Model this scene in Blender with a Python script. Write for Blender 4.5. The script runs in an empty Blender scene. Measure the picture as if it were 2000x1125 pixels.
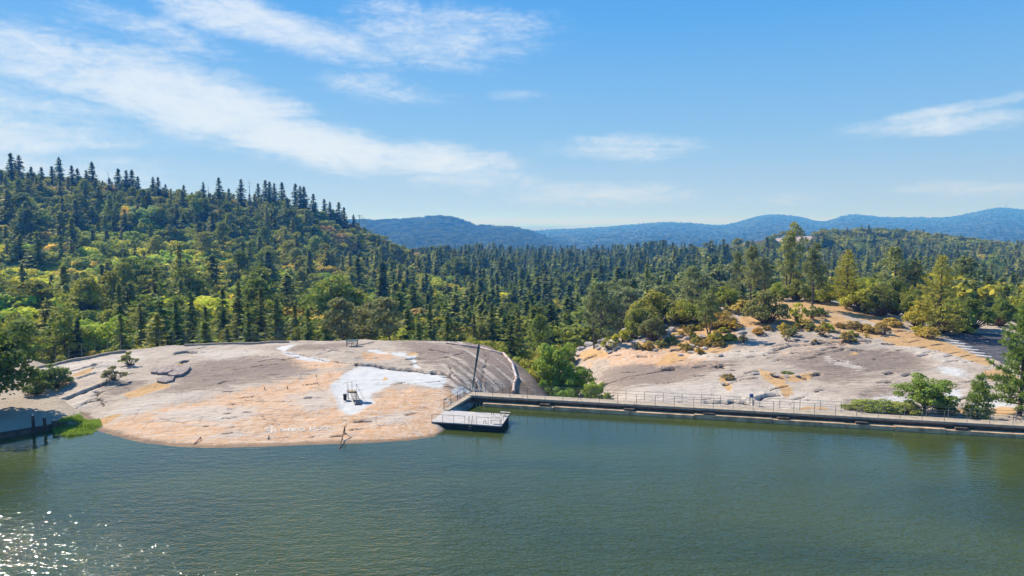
import bpy, bmesh, math, random
import numpy as np
from mathutils import Vector, Matrix

R_ = math.radians
scene = bpy.context.scene
COL = scene.collection

# ------------------------------------------------------------------ camera, sky, sun, exposure
CAM_H, PITCH, FPX = 20.0, R_(5.57), 1333.0
cam_d = bpy.data.cameras.new("camera")
cam_d.sensor_width = 36.0
cam_d.lens = 24.0
cam_d.clip_start, cam_d.clip_end = 0.5, 120000.0
cam = bpy.data.objects.new("camera", cam_d)
cam.location = (0, 0, CAM_H)
cam.rotation_euler = (R_(90) - PITCH, 0, 0)
COL.objects.link(cam)
scene.camera = cam

SUN_AZ, SUN_EL = R_(-55), R_(43)          # azimuth from +Y, positive to +X
sv = Vector((math.sin(SUN_AZ) * math.cos(SUN_EL), math.cos(SUN_AZ) * math.cos(SUN_EL), math.sin(SUN_EL)))
sun_d = bpy.data.lights.new("sun", 'SUN')
sun_d.energy, sun_d.angle, sun_d.color = 5.0, R_(0.53), (1.0, 0.92, 0.80)
sun = bpy.data.objects.new("sun", sun_d)
sun.rotation_euler = (-sv).to_track_quat('-Z', 'Y').to_euler()
COL.objects.link(sun)

vs = scene.view_settings
vs.view_transform, vs.look, vs.exposure, vs.gamma = 'Standard', 'None', 0.6, 1.0
scene.cycles.use_denoising = True
scene.cycles.max_bounces = 6
scene.cycles.diffuse_bounces = 2
scene.cycles.glossy_bounces = 2
scene.cycles.transmission_bounces = 3
scene.cycles.transparent_max_bounces = 8
scene.cycles.volume_bounces = 0
scene.cycles.sample_clamp_indirect = 4.0


def px_dir(px, py):
    """world direction through a point of the photograph (2000 x 1125)"""
    x, y = (px - 1000) / FPX, (562.5 - py) / FPX
    return np.array([x, math.cos(PITCH) + y * math.sin(PITCH), -math.sin(PITCH) + y * math.cos(PITCH)])


def on_plane(px, py, z=0.0):
    d = px_dir(px, py)
    t = (z - CAM_H) / d[2]
    return np.array([0, 0, CAM_H]) + d * t


def at_dist(px, py, Y):
    d = px_dir(px, py)
    return np.array([0, 0, CAM_H]) + d * (Y / d[1])


def project(X, Y, Z):
    X, Y, Z = np.asarray(X, float), np.asarray(Y, float), np.asarray(Z, float) - CAM_H
    c, s = math.cos(PITCH), math.sin(PITCH)
    depth = np.maximum(Y * c - Z * s, 0.1)
    return 1000 + FPX * X / depth, 562.5 - FPX * (Y * s + Z * c) / depth


# ---- node helpers
class NT:
    def __init__(self, tree):
        self.t = tree
        tree.nodes.clear()

    def n(self, typ, _in=None, **kw):
        nd = self.t.nodes.new(typ)
        for k, v in kw.items():
            setattr(nd, k, v)
        for k, v in (_in or {}).items():
            s = nd.inputs[k]
            if isinstance(v, bpy.types.NodeSocket):
                self.t.links.new(v, s)
            else:
                s.default_value = v
        return nd

    def math(self, op, a, b=None, c=None, clamp=False):
        nd = self.t.nodes.new('ShaderNodeMath')
        nd.operation, nd.use_clamp = op, clamp
        for i, v in enumerate((a, b, c)):
            if v is None:
                continue
            if isinstance(v, bpy.types.NodeSocket):
                self.t.links.new(v, nd.inputs[i])
            else:
                nd.inputs[i].default_value = v
        return nd.outputs[0]

    def mix(self, fac, a, b, mode='MIX'):
        nd = self.t.nodes.new('ShaderNodeMix')
        nd.data_type, nd.blend_type = 'RGBA', mode
        nd.clamp_factor = True
        for s, v in ((nd.inputs[0], fac), (nd.inputs[6], a), (nd.inputs[7], b)):
            if isinstance(v, bpy.types.NodeSocket):
                self.t.links.new(v, s)
            else:
                s.default_value = (*v, 1.0) if isinstance(v, (tuple, list)) and len(v) == 3 else v
        return nd.outputs[2]

    def ramp(self, fac, lo, hi):
        nd = self.t.nodes.new('ShaderNodeMapRange')
        nd.interpolation_type = 'SMOOTHSTEP'
        self.t.links.new(fac, nd.inputs[0])
        nd.inputs[1].default_value, nd.inputs[2].default_value = lo, hi
        return nd.outputs[0]

    def noise(self, vec, scale, detail=4.0, rough=0.55, dist=0.0):
        nd = self.n('ShaderNodeTexNoise', {'Scale': scale, 'Detail': detail, 'Roughness': rough, 'Distortion': dist})
        if vec is not None:
            self.t.links.new(vec, nd.inputs['Vector'])
        return nd.outputs[0]

    def mapping(self, vec, loc=(0, 0, 0), rot=(0, 0, 0), scale=(1, 1, 1), typ='POINT'):
        nd = self.n('ShaderNodeMapping', {'Location': loc, 'Rotation': rot, 'Scale': scale}, vector_type=typ)
        self.t.links.new(vec, nd.inputs['Vector'])
        return nd.outputs[0]


# ---- sky: Nishita with cirrus placed by compass direction and height
world = bpy.data.worlds.new("World")
scene.world = world
world.use_nodes = True
w = NT(world.node_tree)
sky = w.n('ShaderNodeTexSky', sky_type='NISHITA', sun_disc=False, sun_elevation=SUN_EL, sun_rotation=SUN_AZ,
          altitude=600, air_density=1.0, dust_density=0.6, ozone_density=2.0)
tc = w.n('ShaderNodeTexCoord')
sep = w.n('ShaderNodeSeparateXYZ', {0: tc.outputs['Generated']})
az = w.math('MULTIPLY', w.math('ARCTAN2', sep.outputs[0], sep.outputs[1]), 180 / math.pi)
el = w.math('MULTIPLY', w.math('ARCSINE', sep.outputs[2]), 180 / math.pi)
ae = w.n('ShaderNodeCombineXYZ', {0: az, 1: el}).outputs[0]


def az_el(px, py):
    d = px_dir(px, py)
    d = d / np.linalg.norm(d)
    return math.degrees(math.atan2(d[0], d[1])), math.degrees(math.asin(d[2]))


# cloud patches: (photo point the patch covers, half length deg, half width deg, tilt deg, weight)
CLOUDS = [
    ((130, 130), 20.0, 3.8, -8, .85), ((360, 190), 16.0, 4.2, -14, 1.2), ((600, 275), 17.0, 2.8, -11, 1.2), ((830, 310), 11.0, 2.2, -4, 1.1),
    ((520, 50), 17.0, 2.4, -10, .95), ((840, 75), 12.0, 4.0, -6, .7), ((960, 60), 10, 3, 0, .45), ((760, 170), 10.0, 2.0, -4, .42),
    ((300, 60), 11.0, 2.0, -14, .45), ((1900, 205), 9.0, .8, 7, .72), ((1860, 238), 11.0, 1.4, 3, .55), ((1230, 290), 10.0, 1.9, -2, .62), ((1180, 380), 14.0, 1.7, 0, .6),
    ((1540, 388), 6.0, 1.0, 0, .45), ((900, 345), 11, 2.2, -4, .6), ((1880, 370), 9.0, 1.2, 0, .35), ((1020, 190), 5.0, .9, -3, .35), ((-500, 150), 30, 9, -12, .9),
]
total = None
for (cx, cy), hl, hw, tilt, wt in CLOUDS:
    a0, e0 = az_el(cx, cy)
    m = w.mapping(ae, loc=(a0, e0, 0), rot=(0, 0, R_(tilt)), scale=(hl, hw, 1), typ='TEXTURE')
    g = w.n('ShaderNodeTexGradient', {0: m}, gradient_type='SPHERICAL').outputs[1]
    g = w.math('MULTIPLY', w.ramp(g, 0.0, 0.85), wt)
    total = g if total is None else w.math('MAXIMUM', total, g)
streak = w.mapping(ae, rot=(0, 0, R_(13)), scale=(.055, .27, 1))
n1 = w.noise(streak, 1.4, 12.0, .62, .8)
n2 = w.noise(w.mapping(ae, rot=(0, 0, R_(24)), scale=(.25, .6, 1)), 1.0, 9.0, .6, 1.2)
n3 = w.noise(w.mapping(ae, loc=(3, 9, 0), rot=(0, 0, R_(30)), scale=(.5, 1.1, 1)), 1.6, 8.0, .65, 1.5)
nn = w.math('ADD', w.math('MULTIPLY', n1, .5), w.math('ADD', w.math('MULTIPLY', n2, .3), w.math('MULTIPLY', n3, .2)))
# threshold falls where a patch is strong
dens = w.math('SUBTRACT', w.math('ADD', nn, w.math('MULTIPLY', total, .30)), .545)
cl = w.math('MULTIPLY', w.ramp(dens, -.03, .33), w.ramp(total, 0.0, .35))
cl = w.math('MULTIPLY', cl, .76)
grad = w.n('ShaderNodeValToRGB', {0: w.math('DIVIDE', el, 60.0)})
cr_ = grad.color_ramp
for k_, (p_, c_) in enumerate(((0.0, (4.1, 5.5, 7.2)), (.035, (3.8, 5.4, 7.4)), (.12, (2.3, 4.7, 7.7)), (.26, (.95, 3.6, 7.9)), (.42, (.25, 2.55, 7.6)), (.62, (.25, 2.1, 6.0)), (1.0, (.3, 1.8, 5.0)))):
    e_ = cr_.elements[k_] if k_ < 2 else cr_.elements.new(p_)
    e_.position = p_
    e_.color = (c_[0] / 8, c_[1] / 8, c_[2] / 8, 1)
gcol = w.mix(1.0, grad.outputs[0], (8.0, 8.0, 8.0), 'MULTIPLY')
base = w.mix(.9, sky.outputs[0], gcol)          # Nishita sky, cleared of dust towards a deep autumn blue
col = w.mix(cl, base, (8.0, 8.5, 8.9))
bg = w.n('ShaderNodeBackground', {'Color': col, 'Strength': 0.074})
w.n('ShaderNodeOutputWorld', {0: bg.outputs[0]})

# ------------------------------------------------------------------ numbers: noise, interpolation, ground heights
def _hash(ix, iy, seed):
    h = (ix.astype(np.int64) * 374761393 + iy.astype(np.int64) * 668265263 + seed * 974634777) & 0x7fffffff
    h = ((h ^ (h >> 13)) * 1274126177) & 0x7fffffff
    return ((h ^ (h >> 16)) & 0xffff) / 65535.0


def vnoise(x, y, seed=0):
    x, y = np.asarray(x, float), np.asarray(y, float)
    ix, iy = np.floor(x), np.floor(y)
    fx, fy = x - ix, y - iy
    fx, fy = fx * fx * (3 - 2 * fx), fy * fy * (3 - 2 * fy)
    ix, iy = ix.astype(np.int64), iy.astype(np.int64)
    a, b = _hash(ix, iy, seed), _hash(ix + 1, iy, seed)
    c, d = _hash(ix, iy + 1, seed), _hash(ix + 1, iy + 1, seed)
    return (a + (b - a) * fx) * (1 - fy) + (c + (d - c) * fx) * fy


def fbm(x, y, seed=0, oct_=4, gain=.5):
    s, a, n = 0, 1, 0
    for i in range(oct_):
        s = s + a * (vnoise(np.asarray(x) * 2 ** i, np.asarray(y) * 2 ** i, seed + i * 7) - .5)
        n += a
        a *= gain
    return s / n * 2


class TPS:
    def __init__(self, pts, smooth=0.0):
        p = np.array(pts, float)
        self.sc = 1.0 / np.abs(p[:, :2]).max()
        self.x = p[:, :2] * self.sc
        n = len(p)
        K = self.phi(self.x[:, None, :] - self.x[None, :, :]) + smooth * np.eye(n)
        A = np.zeros((n + 3, n + 3))
        A[:n, :n] = K
        A[:n, n], A[:n, n + 1:] = 1, self.x
        A[n, :n], A[n + 1:, :n] = 1, self.x.T
        self.w = np.linalg.solve(A, np.concatenate([p[:, 2], np.zeros(3)]))

    @staticmethod
    def phi(d):
        r2 = (d ** 2).sum(-1)
        return .5 * r2 * np.log(np.maximum(r2, 1e-12))

    def __call__(self, X, Y):
        X, Y = np.broadcast_arrays(np.asarray(X, float), np.asarray(Y, float))
        q = np.stack([X.ravel(), Y.ravel()], -1) * self.sc
        out = np.empty(len(q))
        for i in range(0, len(q), 40000):
            c = q[i:i + 40000]
            n = len(self.x)
            out[i:i + 40000] = self.phi(c[:, None, :] - self.x[None, :, :]) @ self.w[:n] + self.w[n] + c @ self.w[n + 1:]
        return out.reshape(X.shape)


# dam line (walkway centre) and the other plan lines
DAM_A, DAM_B = on_plane(925, 769, 1.0)[:2], on_plane(2000, 828, 1.0)[:2]
DAM_DIR = (DAM_B - DAM_A) / np.linalg.norm(DAM_B - DAM_A)
DAM_NRM = np.array([-DAM_DIR[1], DAM_DIR[0]])          # away from the lake
if DAM_NRM[1] < 0:
    DAM_NRM = -DAM_NRM
QUAY_A, QUAY_B = on_plane(0, 856, 0)[:2], on_plane(118, 836, 0)[:2]
Q_DIR = (QUAY_B - QUAY_A) / np.linalg.norm(QUAY_B - QUAY_A)
Q_NRM = np.array([-Q_DIR[1], Q_DIR[0]])

SHORE = np.array([(-75, 84), (-60, 77), (-50, 71.5), (-44, 69)] +
                 [tuple(on_plane(a, b, 0)[:2]) for a, b in
                  ((182, 838), (200, 845), (240, 856), (280, 865), (340, 872), (400, 875), (500, 873), (600, 869), (700, 866), (800, 860), (850, 852), (880, 832), (905, 808), (938, 782))] +
                 [(0, 78.5), (14, 84)])
CREST = np.array([tuple(at_dist(a, b, c)) for a, b, c in
                  ((-80, 765, 84), (0, 740, 84), (60, 722, 86), (140, 704, 89), (230, 688, 92), (330, 677, 95), (450, 672, 97), (570, 667, 98), (700, 663, 98),
                   (800, 664, 98), (870, 667, 97), (930, 672, 96))] + [(3, 96, 3.4), (14, 96, 3.4)])


def dome_base(X, Y):
    ys = np.interp(X, SHORE[:, 0], SHORE[:, 1])
    yc = np.interp(X, CREST[:, 0], CREST[:, 1])
    zc = np.interp(X, CREST[:, 0], CREST[:, 2])
    s = (Y - ys) / np.maximum(yc - ys, 4)
    z = np.where(s < 0, s * 6.0, zc * (1 - (1 - s) ** 2 * np.abs(1 - s) ** -.25 if False else zc * (1 - np.abs(1 - s) ** 1.8)))
    z = np.where(s < 0, s * 6.0, zc * (1 - np.abs(1 - np.clip(s, 0, 1)) ** 1.8))
    z = z - .12 * np.maximum(Y - yc, 0) ** 2
    z = z - .0136 * np.maximum(X + 8, 0) ** 2 * np.clip((Y - 72) / 6, 0, 1)
    xr = -1.35 + (90 - Y) * .525
    z = z - .13 * np.maximum(X - xr, 0) ** 2
    return z


def RP(px, py, z):
    p = on_plane(px, py, z)
    return (p[0], p[1], z)


def RD(px, d, z):
    return ((px - 1000) / FPX * d, d, z)


_r = [RP(*p) for p in [
    (1205, 762, -.2), (1172, 738, -.9), (1142, 712, -1.3), (1117, 690, -1.0), (1150, 678, -.2), (1200, 660, .7), (1250, 638, 1.6), (1300, 622, 2.5),
    (1250, 720, .55), (1300, 750, .6), (1300, 690, 1.2), (1400, 750, .95), (1400, 700, 1.8), (1400, 660, 3.0), (1500, 750, 1.05), (1500, 700, 2.0), (1500, 650, 3.6),
    (1500, 618, 4.7), (1550, 587, 6.1), (1600, 589, 5.9), (1600, 650, 3.7), (1600, 700, 2.2), (1600, 760, 1.0), (1650, 605, 5.2), (1700, 625, 4.5), (1700, 680, 2.7),
    (1700, 740, 1.3), (1800, 640, 4.0), (1800, 690, 2.6), (1800, 750, 1.15), (1900, 690, 2.6), (1900, 725, 1.8), (1900, 760, 1.1), (1985, 790, .8), (1850, 655, 3.3),
    (1940, 655, 3.1), (1990, 700, 2.4), (2150, 690, 3.0), (2250, 800, .8)]]
_r += [RD(*p) for p in [(1300, 142, -4), (1400, 145, 0), (1450, 128, 4.6), (1550, 140, 4.2), (1550, 165, -3), (1700, 130, 3.6), (1700, 158, -3), (1850, 128, 2.0), (1950, 130, 1.2),
                        (1850, 165, -6), (1950, 165, -6), (2150, 165, -4), (1200, 132, -5), (1120, 127, -8), (1090, 100, -6), (1070, 86, -6)]]
for px_, z_ in ((1110, -5), (1160, -2.2), (1235, .35), (1350, .5), (1500, .5), (1650, .5), (1800, .5), (1960, .5), (2300, .5)):
    p_ = on_plane(px_, 795, .8)
    t_ = float((p_[:2] - DAM_A) @ DAM_DIR)
    q_ = DAM_A + DAM_DIR * t_ + DAM_NRM * 2.2
    _r.append((q_[0], q_[1], z_))
R_TPS = TPS(_r, 1e-5)


def V_at(px, d, pycan, h):
    return ((px - 1000) / FPX * d, d, CAM_H - (pycan - 432) / FPX * d - h)


_v = [V_at(*p) for p in [
    # crest of the left hill
    (-900, 330, 330, 15), (-400, 380, 332, 15), (0, 430, 345, 15), (100, 440, 352, 15), (200, 450, 364, 15), (300, 460, 375, 15), (400, 470, 388, 15), (500, 490, 392, 15),
    (600, 510, 405, 14), (660, 530, 427, 14), (710, 560, 458, 13), (760, 600, 487, 13), (800, 660, 500, 14),
    # its face
    (-400, 280, 440, 15), (0, 330, 450, 15), (200, 340, 462, 15), (400, 350, 482, 15), (600, 390, 500, 15), (700, 450, 512, 15),
    (-400, 190, 545, 14), (0, 200, 560, 14), (200, 205, 568, 14), (400, 205, 572, 14), (600, 210, 580, 15), (760, 240, 585, 16),
    (0, 150, 612, 12), (300, 150, 610, 13), (600, 150, 618, 14), (800, 150, 628, 14), (0, 112, 655, 9), (300, 118, 650, 9), (600, 122, 648, 9), (-300, 105, 640, 9),
    # the valley
    (900, 200, 590, 18), (900, 400, 530, 18), (900, 700, 495, 18), (900, 960, 482, 20), (1050, 200, 622, 18), (1050, 400, 548, 20), (1050, 700, 505, 20), (1050, 980, 487, 20),
    (1250, 240, 585, 18), (1250, 500, 523, 20), (1250, 930, 484, 20), (1350, 920, 470, 16), (1450, 860, 455, 13), (1550, 830, 450, 8), (1650, 850, 442, 12), (1750, 860, 442, 12),
    (1850, 860, 456, 14), (1950, 870, 470, 14), (2150, 870, 478, 14), (2600, 800, 480, 14),
    (1500, 420, 522, 16), (1800, 420, 530, 16), (2100, 420, 535, 16), (1650, 620, 480, 15), (1900, 600, 500, 15), (1700, 220, 575, 12), (1900, 240, 575, 14), (2150, 220, 580, 14), (2600, 300, 560, 14),
    (1450, 600, 492, 16)]]
_v += [RD(*p) for p in [(-400, 520, 15), (0, 600, 10), (300, 640, 0), (500, 660, -10), (650, 700, -20), (760, 800, -35), (900, 1200, -60), (1100, 1250, -62), (1300, 1200, -55), (1500, 1150, -40),
                        (1700, 1150, -35), (1900, 1150, -42), (2300, 1100, -42), (200, 900, -40), (600, 1000, -50), (-400, 900, -30),
                        (1500, 175, -8), (1700, 180, -10), (1900, 180, -11), (1300, 165, -12), (1100, 140, -13), (1050, 105, -8), (2200, 180, -9), (900, 120, -6), (1100, 82, -7), (900, 85, -6),
                        (300, 85, -6), (-200, 85, -4), (1600, 90, -6), (2100, 90, -5)]]
V_TPS = TPS(_v, 3e-5)
# sampled once, looked up bilinearly
_vx, _vy = np.arange(-1100, 1301, 8.0), np.arange(60, 1321, 6.0)
_VG = V_TPS(*np.meshgrid(_vx, _vy))


def valley(X, Y):
    fx = np.clip((np.asarray(X, float) - _vx[0]) / 8.0, 0, len(_vx) - 1.001)
    fy = np.clip((np.asarray(Y, float) - _vy[0]) / 6.0, 0, len(_vy) - 1.001)
    i, j = fx.astype(int), fy.astype(int)
    a, b = fx - i, fy - j
    return (_VG[j, i] * (1 - a) + _VG[j, i + 1] * a) * (1 - b) + (_VG[j + 1, i] * (1 - a) + _VG[j + 1, i + 1] * a) * b


def bank(X, Y):
    """flat shaded landing at the left shore"""
    s = (X - QUAY_A[0]) * Q_NRM[0] + (Y - QUAY_A[1]) * Q_NRM[1]
    along = (X - QUAY_A[0]) * Q_DIR[0] + (Y - QUAY_A[1]) * Q_DIR[1]
    L = np.linalg.norm(QUAY_B - QUAY_A)
    z = .42 + .03 * np.maximum(s, 0)
    z = np.where(s < .12, -.8, z)
    z = z - .5 * np.maximum(along - L - .8, 0) ** 1.3 * .55
    return np.where(Y > 92, -60, z)


def outcrop(X, Y):
    t = (X - DAM_A[0]) * DAM_DIR[0] + (Y - DAM_A[1]) * DAM_DIR[1]
    s = (X - DAM_A[0]) * DAM_NRM[0] + (Y - DAM_A[1]) * DAM_NRM[1]
    return np.where(s > .75, R_TPS(X, Y), -9.0)


def near_ground(X, Y):
    X, Y = np.broadcast_arrays(np.asarray(X, float), np.asarray(Y, float))
    z = np.maximum(valley(X, Y), np.where((X > -80) & (X < 14) & (Y > 50) & (Y < 112), dome_base(X, Y), -50))
    z = np.maximum(z, np.where((X > -90) & (X < -36) & (Y > 40), bank(X, Y), -50))
    m = (X > 3) & (X < 100) & (Y > 62) & (Y < 170)
    if m.any():
        zz = np.full(X.shape, -50.0)
        zz[m] = outcrop(X[m], Y[m])
        z = np.maximum(z, zz)
    return z


def hit(px, py, far=1200.0):
    """first point of the ground under a point of the photograph"""
    d = px_dir(px, py)
    t = np.concatenate([np.arange(55, 175, .25), np.geomspace(175, far, 500)])
    X, Y, Z = d[0] * t / d[1], t, CAM_H + d[2] * t / d[1]
    g = np.maximum(near_ground(X, Y), 0 if False else -1e9)
    k = int(np.argmax(Z <= g)) if (Z <= g).any() else len(t) - 1
    return np.array([X[k], Y[k], float(g[k])])


# ------------------------------------------------------------------ mesh helpers
def link(o, parent=None):
    COL.objects.link(o)
    if parent is not None:
        o.parent = parent
    return o


def raw_mesh(name, V, F, mat, smooth=False, parent=None):
    """V (n,3); F (m,3) or (m,4) int arrays, or a list of faces"""
    me = bpy.data.meshes.new(name)
    if isinstance(F, np.ndarray):
        k = F.shape[1]
        me.vertices.add(len(V))
        me.vertices.foreach_set('co', np.asarray(V, np.float32).ravel())
        me.loops.add(F.size)
        me.loops.foreach_set('vertex_index', F.astype(np.int32).ravel())
        me.polygons.add(len(F))
        me.polygons.foreach_set('loop_start', np.arange(0, F.size, k, dtype=np.int32))
        me.update(calc_edges=True)
        me.validate()
    else:
        me.from_pydata([tuple(v) for v in V], [], F)
    if smooth:
        me.polygons.foreach_set('use_smooth', np.ones(len(me.polygons), bool))
    if mat is not None:
        me.materials.append(mat)
    return link(bpy.data.objects.new(name, me), parent)


def grid_faces(ny, nx):
    i = np.arange(ny * nx).reshape(ny, nx)
    return np.stack([i[:-1, :-1], i[:-1, 1:], i[1:, 1:], i[1:, :-1]], -1).reshape(-1, 4)


def tag(o, label=None, cat=None, group=None, kind=None):
    for k, v in (('label', label), ('category', cat), ('group', group), ('kind', kind)):
        if v:
            o[k] = v
    return o


def empty(name, loc, label, cat, group=None, rz=0.0, sc=None):
    o = bpy.data.objects.new(name, None)
    o.empty_display_size = .3
    o.location = [float(v) for v in loc]
    o.rotation_euler = (0, 0, rz)
    if sc is not None:
        o.scale = sc
    link(o)
    return tag(o, label, cat, group)


class MB:
    """collects boxes, tubes and sheets; build() links them as one mesh object"""

    def __init__(self):
        self.v, self.f = [], []

    def add(self, vs_, fs_):
        k = len(self.v)
        self.v += [tuple(float(c) for c in v) for v in vs_]
        self.f += [tuple(i + k for i in f) for f in fs_]
        return self

    def box(self, c, s, rz=0.0, bev=0.0):
        x, y, z = s[0] / 2, s[1] / 2, s[2] / 2
        cr, sr = math.cos(rz), math.sin(rz)
        P = []
        if bev <= 0:
            pts = [(a * x, b * y, e * z) for e in (-1, 1) for a, b in ((-1, -1), (1, -1), (1, 1), (-1, 1))]
            F = [(3, 2, 1, 0), (4, 5, 6, 7), (0, 1, 5, 4), (1, 2, 6, 5), (2, 3, 7, 6), (3, 0, 4, 7)]
        else:
            pts = []
            for zz, ins in ((-z, bev), (-z + bev, 0), (z - bev, 0), (z, bev)):
                pts += [(a * (x - ins), b * (y - ins), zz) for a, b in ((-1, -1), (1, -1), (1, 1), (-1, 1))]
            F = [(3, 2, 1, 0), (12, 13, 14, 15)]
            for l in range(3):
                for k in range(4):
                    F.append((l * 4 + k, l * 4 + (k + 1) % 4, l * 4 + 4 + (k + 1) % 4, l * 4 + 4 + k))
        for a, b, e in pts:
            P.append((c[0] + a * cr - b * sr, c[1] + a * sr + b * cr, c[2] + e))
        return self.add(P, F)

    def tube(self, pts, r, n=6, cap=True):
        pts = [Vector([float(c) for c in p]) for p in pts]
        rs = r if isinstance(r, (list, tuple)) else [r] * len(pts)
        V, F = [], []
        for i, p in enumerate(pts):
            d = (pts[min(i + 1, len(pts) - 1)] - pts[max(i - 1, 0)]).normalized()
            a = d.cross(Vector((0, 0, 1)) if abs(d.z) < .9 else Vector((1, 0, 0))).normalized()
            b = d.cross(a)
            for k in range(n):
                t = 2 * math.pi * k / n
                V.append(p + (a * math.cos(t) + b * math.sin(t)) * rs[i])
        for i in range(len(pts) - 1):
            for k in range(n):
                F.append((i * n + k, i * n + (k + 1) % n, (i + 1) * n + (k + 1) % n, (i + 1) * n + k))
        if cap:
            F.append(tuple(range(n)))
            F.append(tuple(range(len(V) - n, len(V)))[::-1])
        return self.add(V, F)

    def prism(self, poly, z0, z1):
        n = len(poly)
        V = [(p[0], p[1], z0) for p in poly] + [(p[0], p[1], z1) for p in poly]
        F = [tuple(range(n))[::-1], tuple(range(n, 2 * n))] + [(i, (i + 1) % n, n + (i + 1) % n, n + i) for i in range(n)]
        return self.add(V, F)

    def build(self, name, mat, parent=None, smooth=False):
        me = bpy.data.meshes.new(name)
        me.from_pydata(self.v, [], self.f)
        bm = bmesh.new()
        bm.from_mesh(me)
        bmesh.ops.recalc_face_normals(bm, faces=bm.faces)
        bm.to_mesh(me)
        bm.free()
        if smooth:
            me.polygons.foreach_set('use_smooth', np.ones(len(me.polygons), bool))
        me.materials.append(mat)
        return link(bpy.data.objects.new(name, me), parent)


def new_mat(name):
    m = bpy.data.materials.new(name)
    m.use_nodes = True
    return m, NT(m.node_tree)


def plain_mat(name, c, rough=.7, metal=0.0, vary=.25, scale=6.0, spec=.3):
    """a painted / concrete / wood / metal surface with blotchy wear"""
    m, t = new_mat(name)
    g = t.n('ShaderNodeTexCoord').outputs['Object']
    n = t.noise(g, scale, 5, .6)
    k = t.ramp(n, .3, .7)
    cc = t.mix(k, tuple(v * (1 - vary) for v in c), tuple(min(1, v * (1 + vary)) for v in c))
    b = t.n('ShaderNodeBump', {'Strength': .25, 'Distance': .02, 'Height': t.noise(g, scale * 5, 4, .6)})
    p = t.n('ShaderNodeBsdfPrincipled', {'Base Color': cc, 'Roughness': rough, 'Metallic': metal, 'Specular IOR Level': spec, 'Normal': b.outputs[0]})
    t.n('ShaderNodeOutputMaterial', {0: p.outputs[0]})
    return m


# ------------------------------------------------------------------ granite
def in_poly(px, py, poly):
    r = np.zeros(px.shape, bool)
    n = len(poly)
    for i in range(n):
        (x1, y1), (x2, y2) = poly[i], poly[(i + 1) % n]
        if y1 == y2:
            continue
        c = ((y1 > py) != (y2 > py)) & (px < (x2 - x1) * (py - y1) / (y2 - y1) + x1)
        r ^= c
    return r


def blur(a, n):
    """soft edge: n <= 2 a few centimetres, above that about n fifths of a metre"""
    sig = n * .8 if n <= 3 else n * 1.15
    if sig <= 0:
        return a
    fy, fx = np.fft.fftfreq(a.shape[0]), np.fft.rfftfreq(a.shape[1])
    k = np.exp(-2 * (math.pi * sig) ** 2 * (fy[:, None] ** 2 + fx[None, :] ** 2))
    return np.fft.irfft2(np.fft.rfft2(a) * k, a.shape)


def line_dist(X, Y, pts):
    """distance to a polyline in plan, its signed side (+ = farther side) and 0..1 along it"""
    best = np.full(X.shape, 1e9)
    side = np.zeros(X.shape)
    for (x1, y1), (x2, y2) in zip(pts[:-1], pts[1:]):
        dx, dy = x2 - x1, y2 - y1
        L = max(dx * dx + dy * dy, 1e-9)
        t = np.clip(((X - x1) * dx + (Y - y1) * dy) / L, 0, 1)
        ex, ey = X - (x1 + t * dx), Y - (y1 + t * dy)
        d = np.hypot(ex, ey)
        m = d < best
        best = np.where(m, d, best)
        side = np.where(m, np.sign(ey), side)
    return best, side


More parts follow.
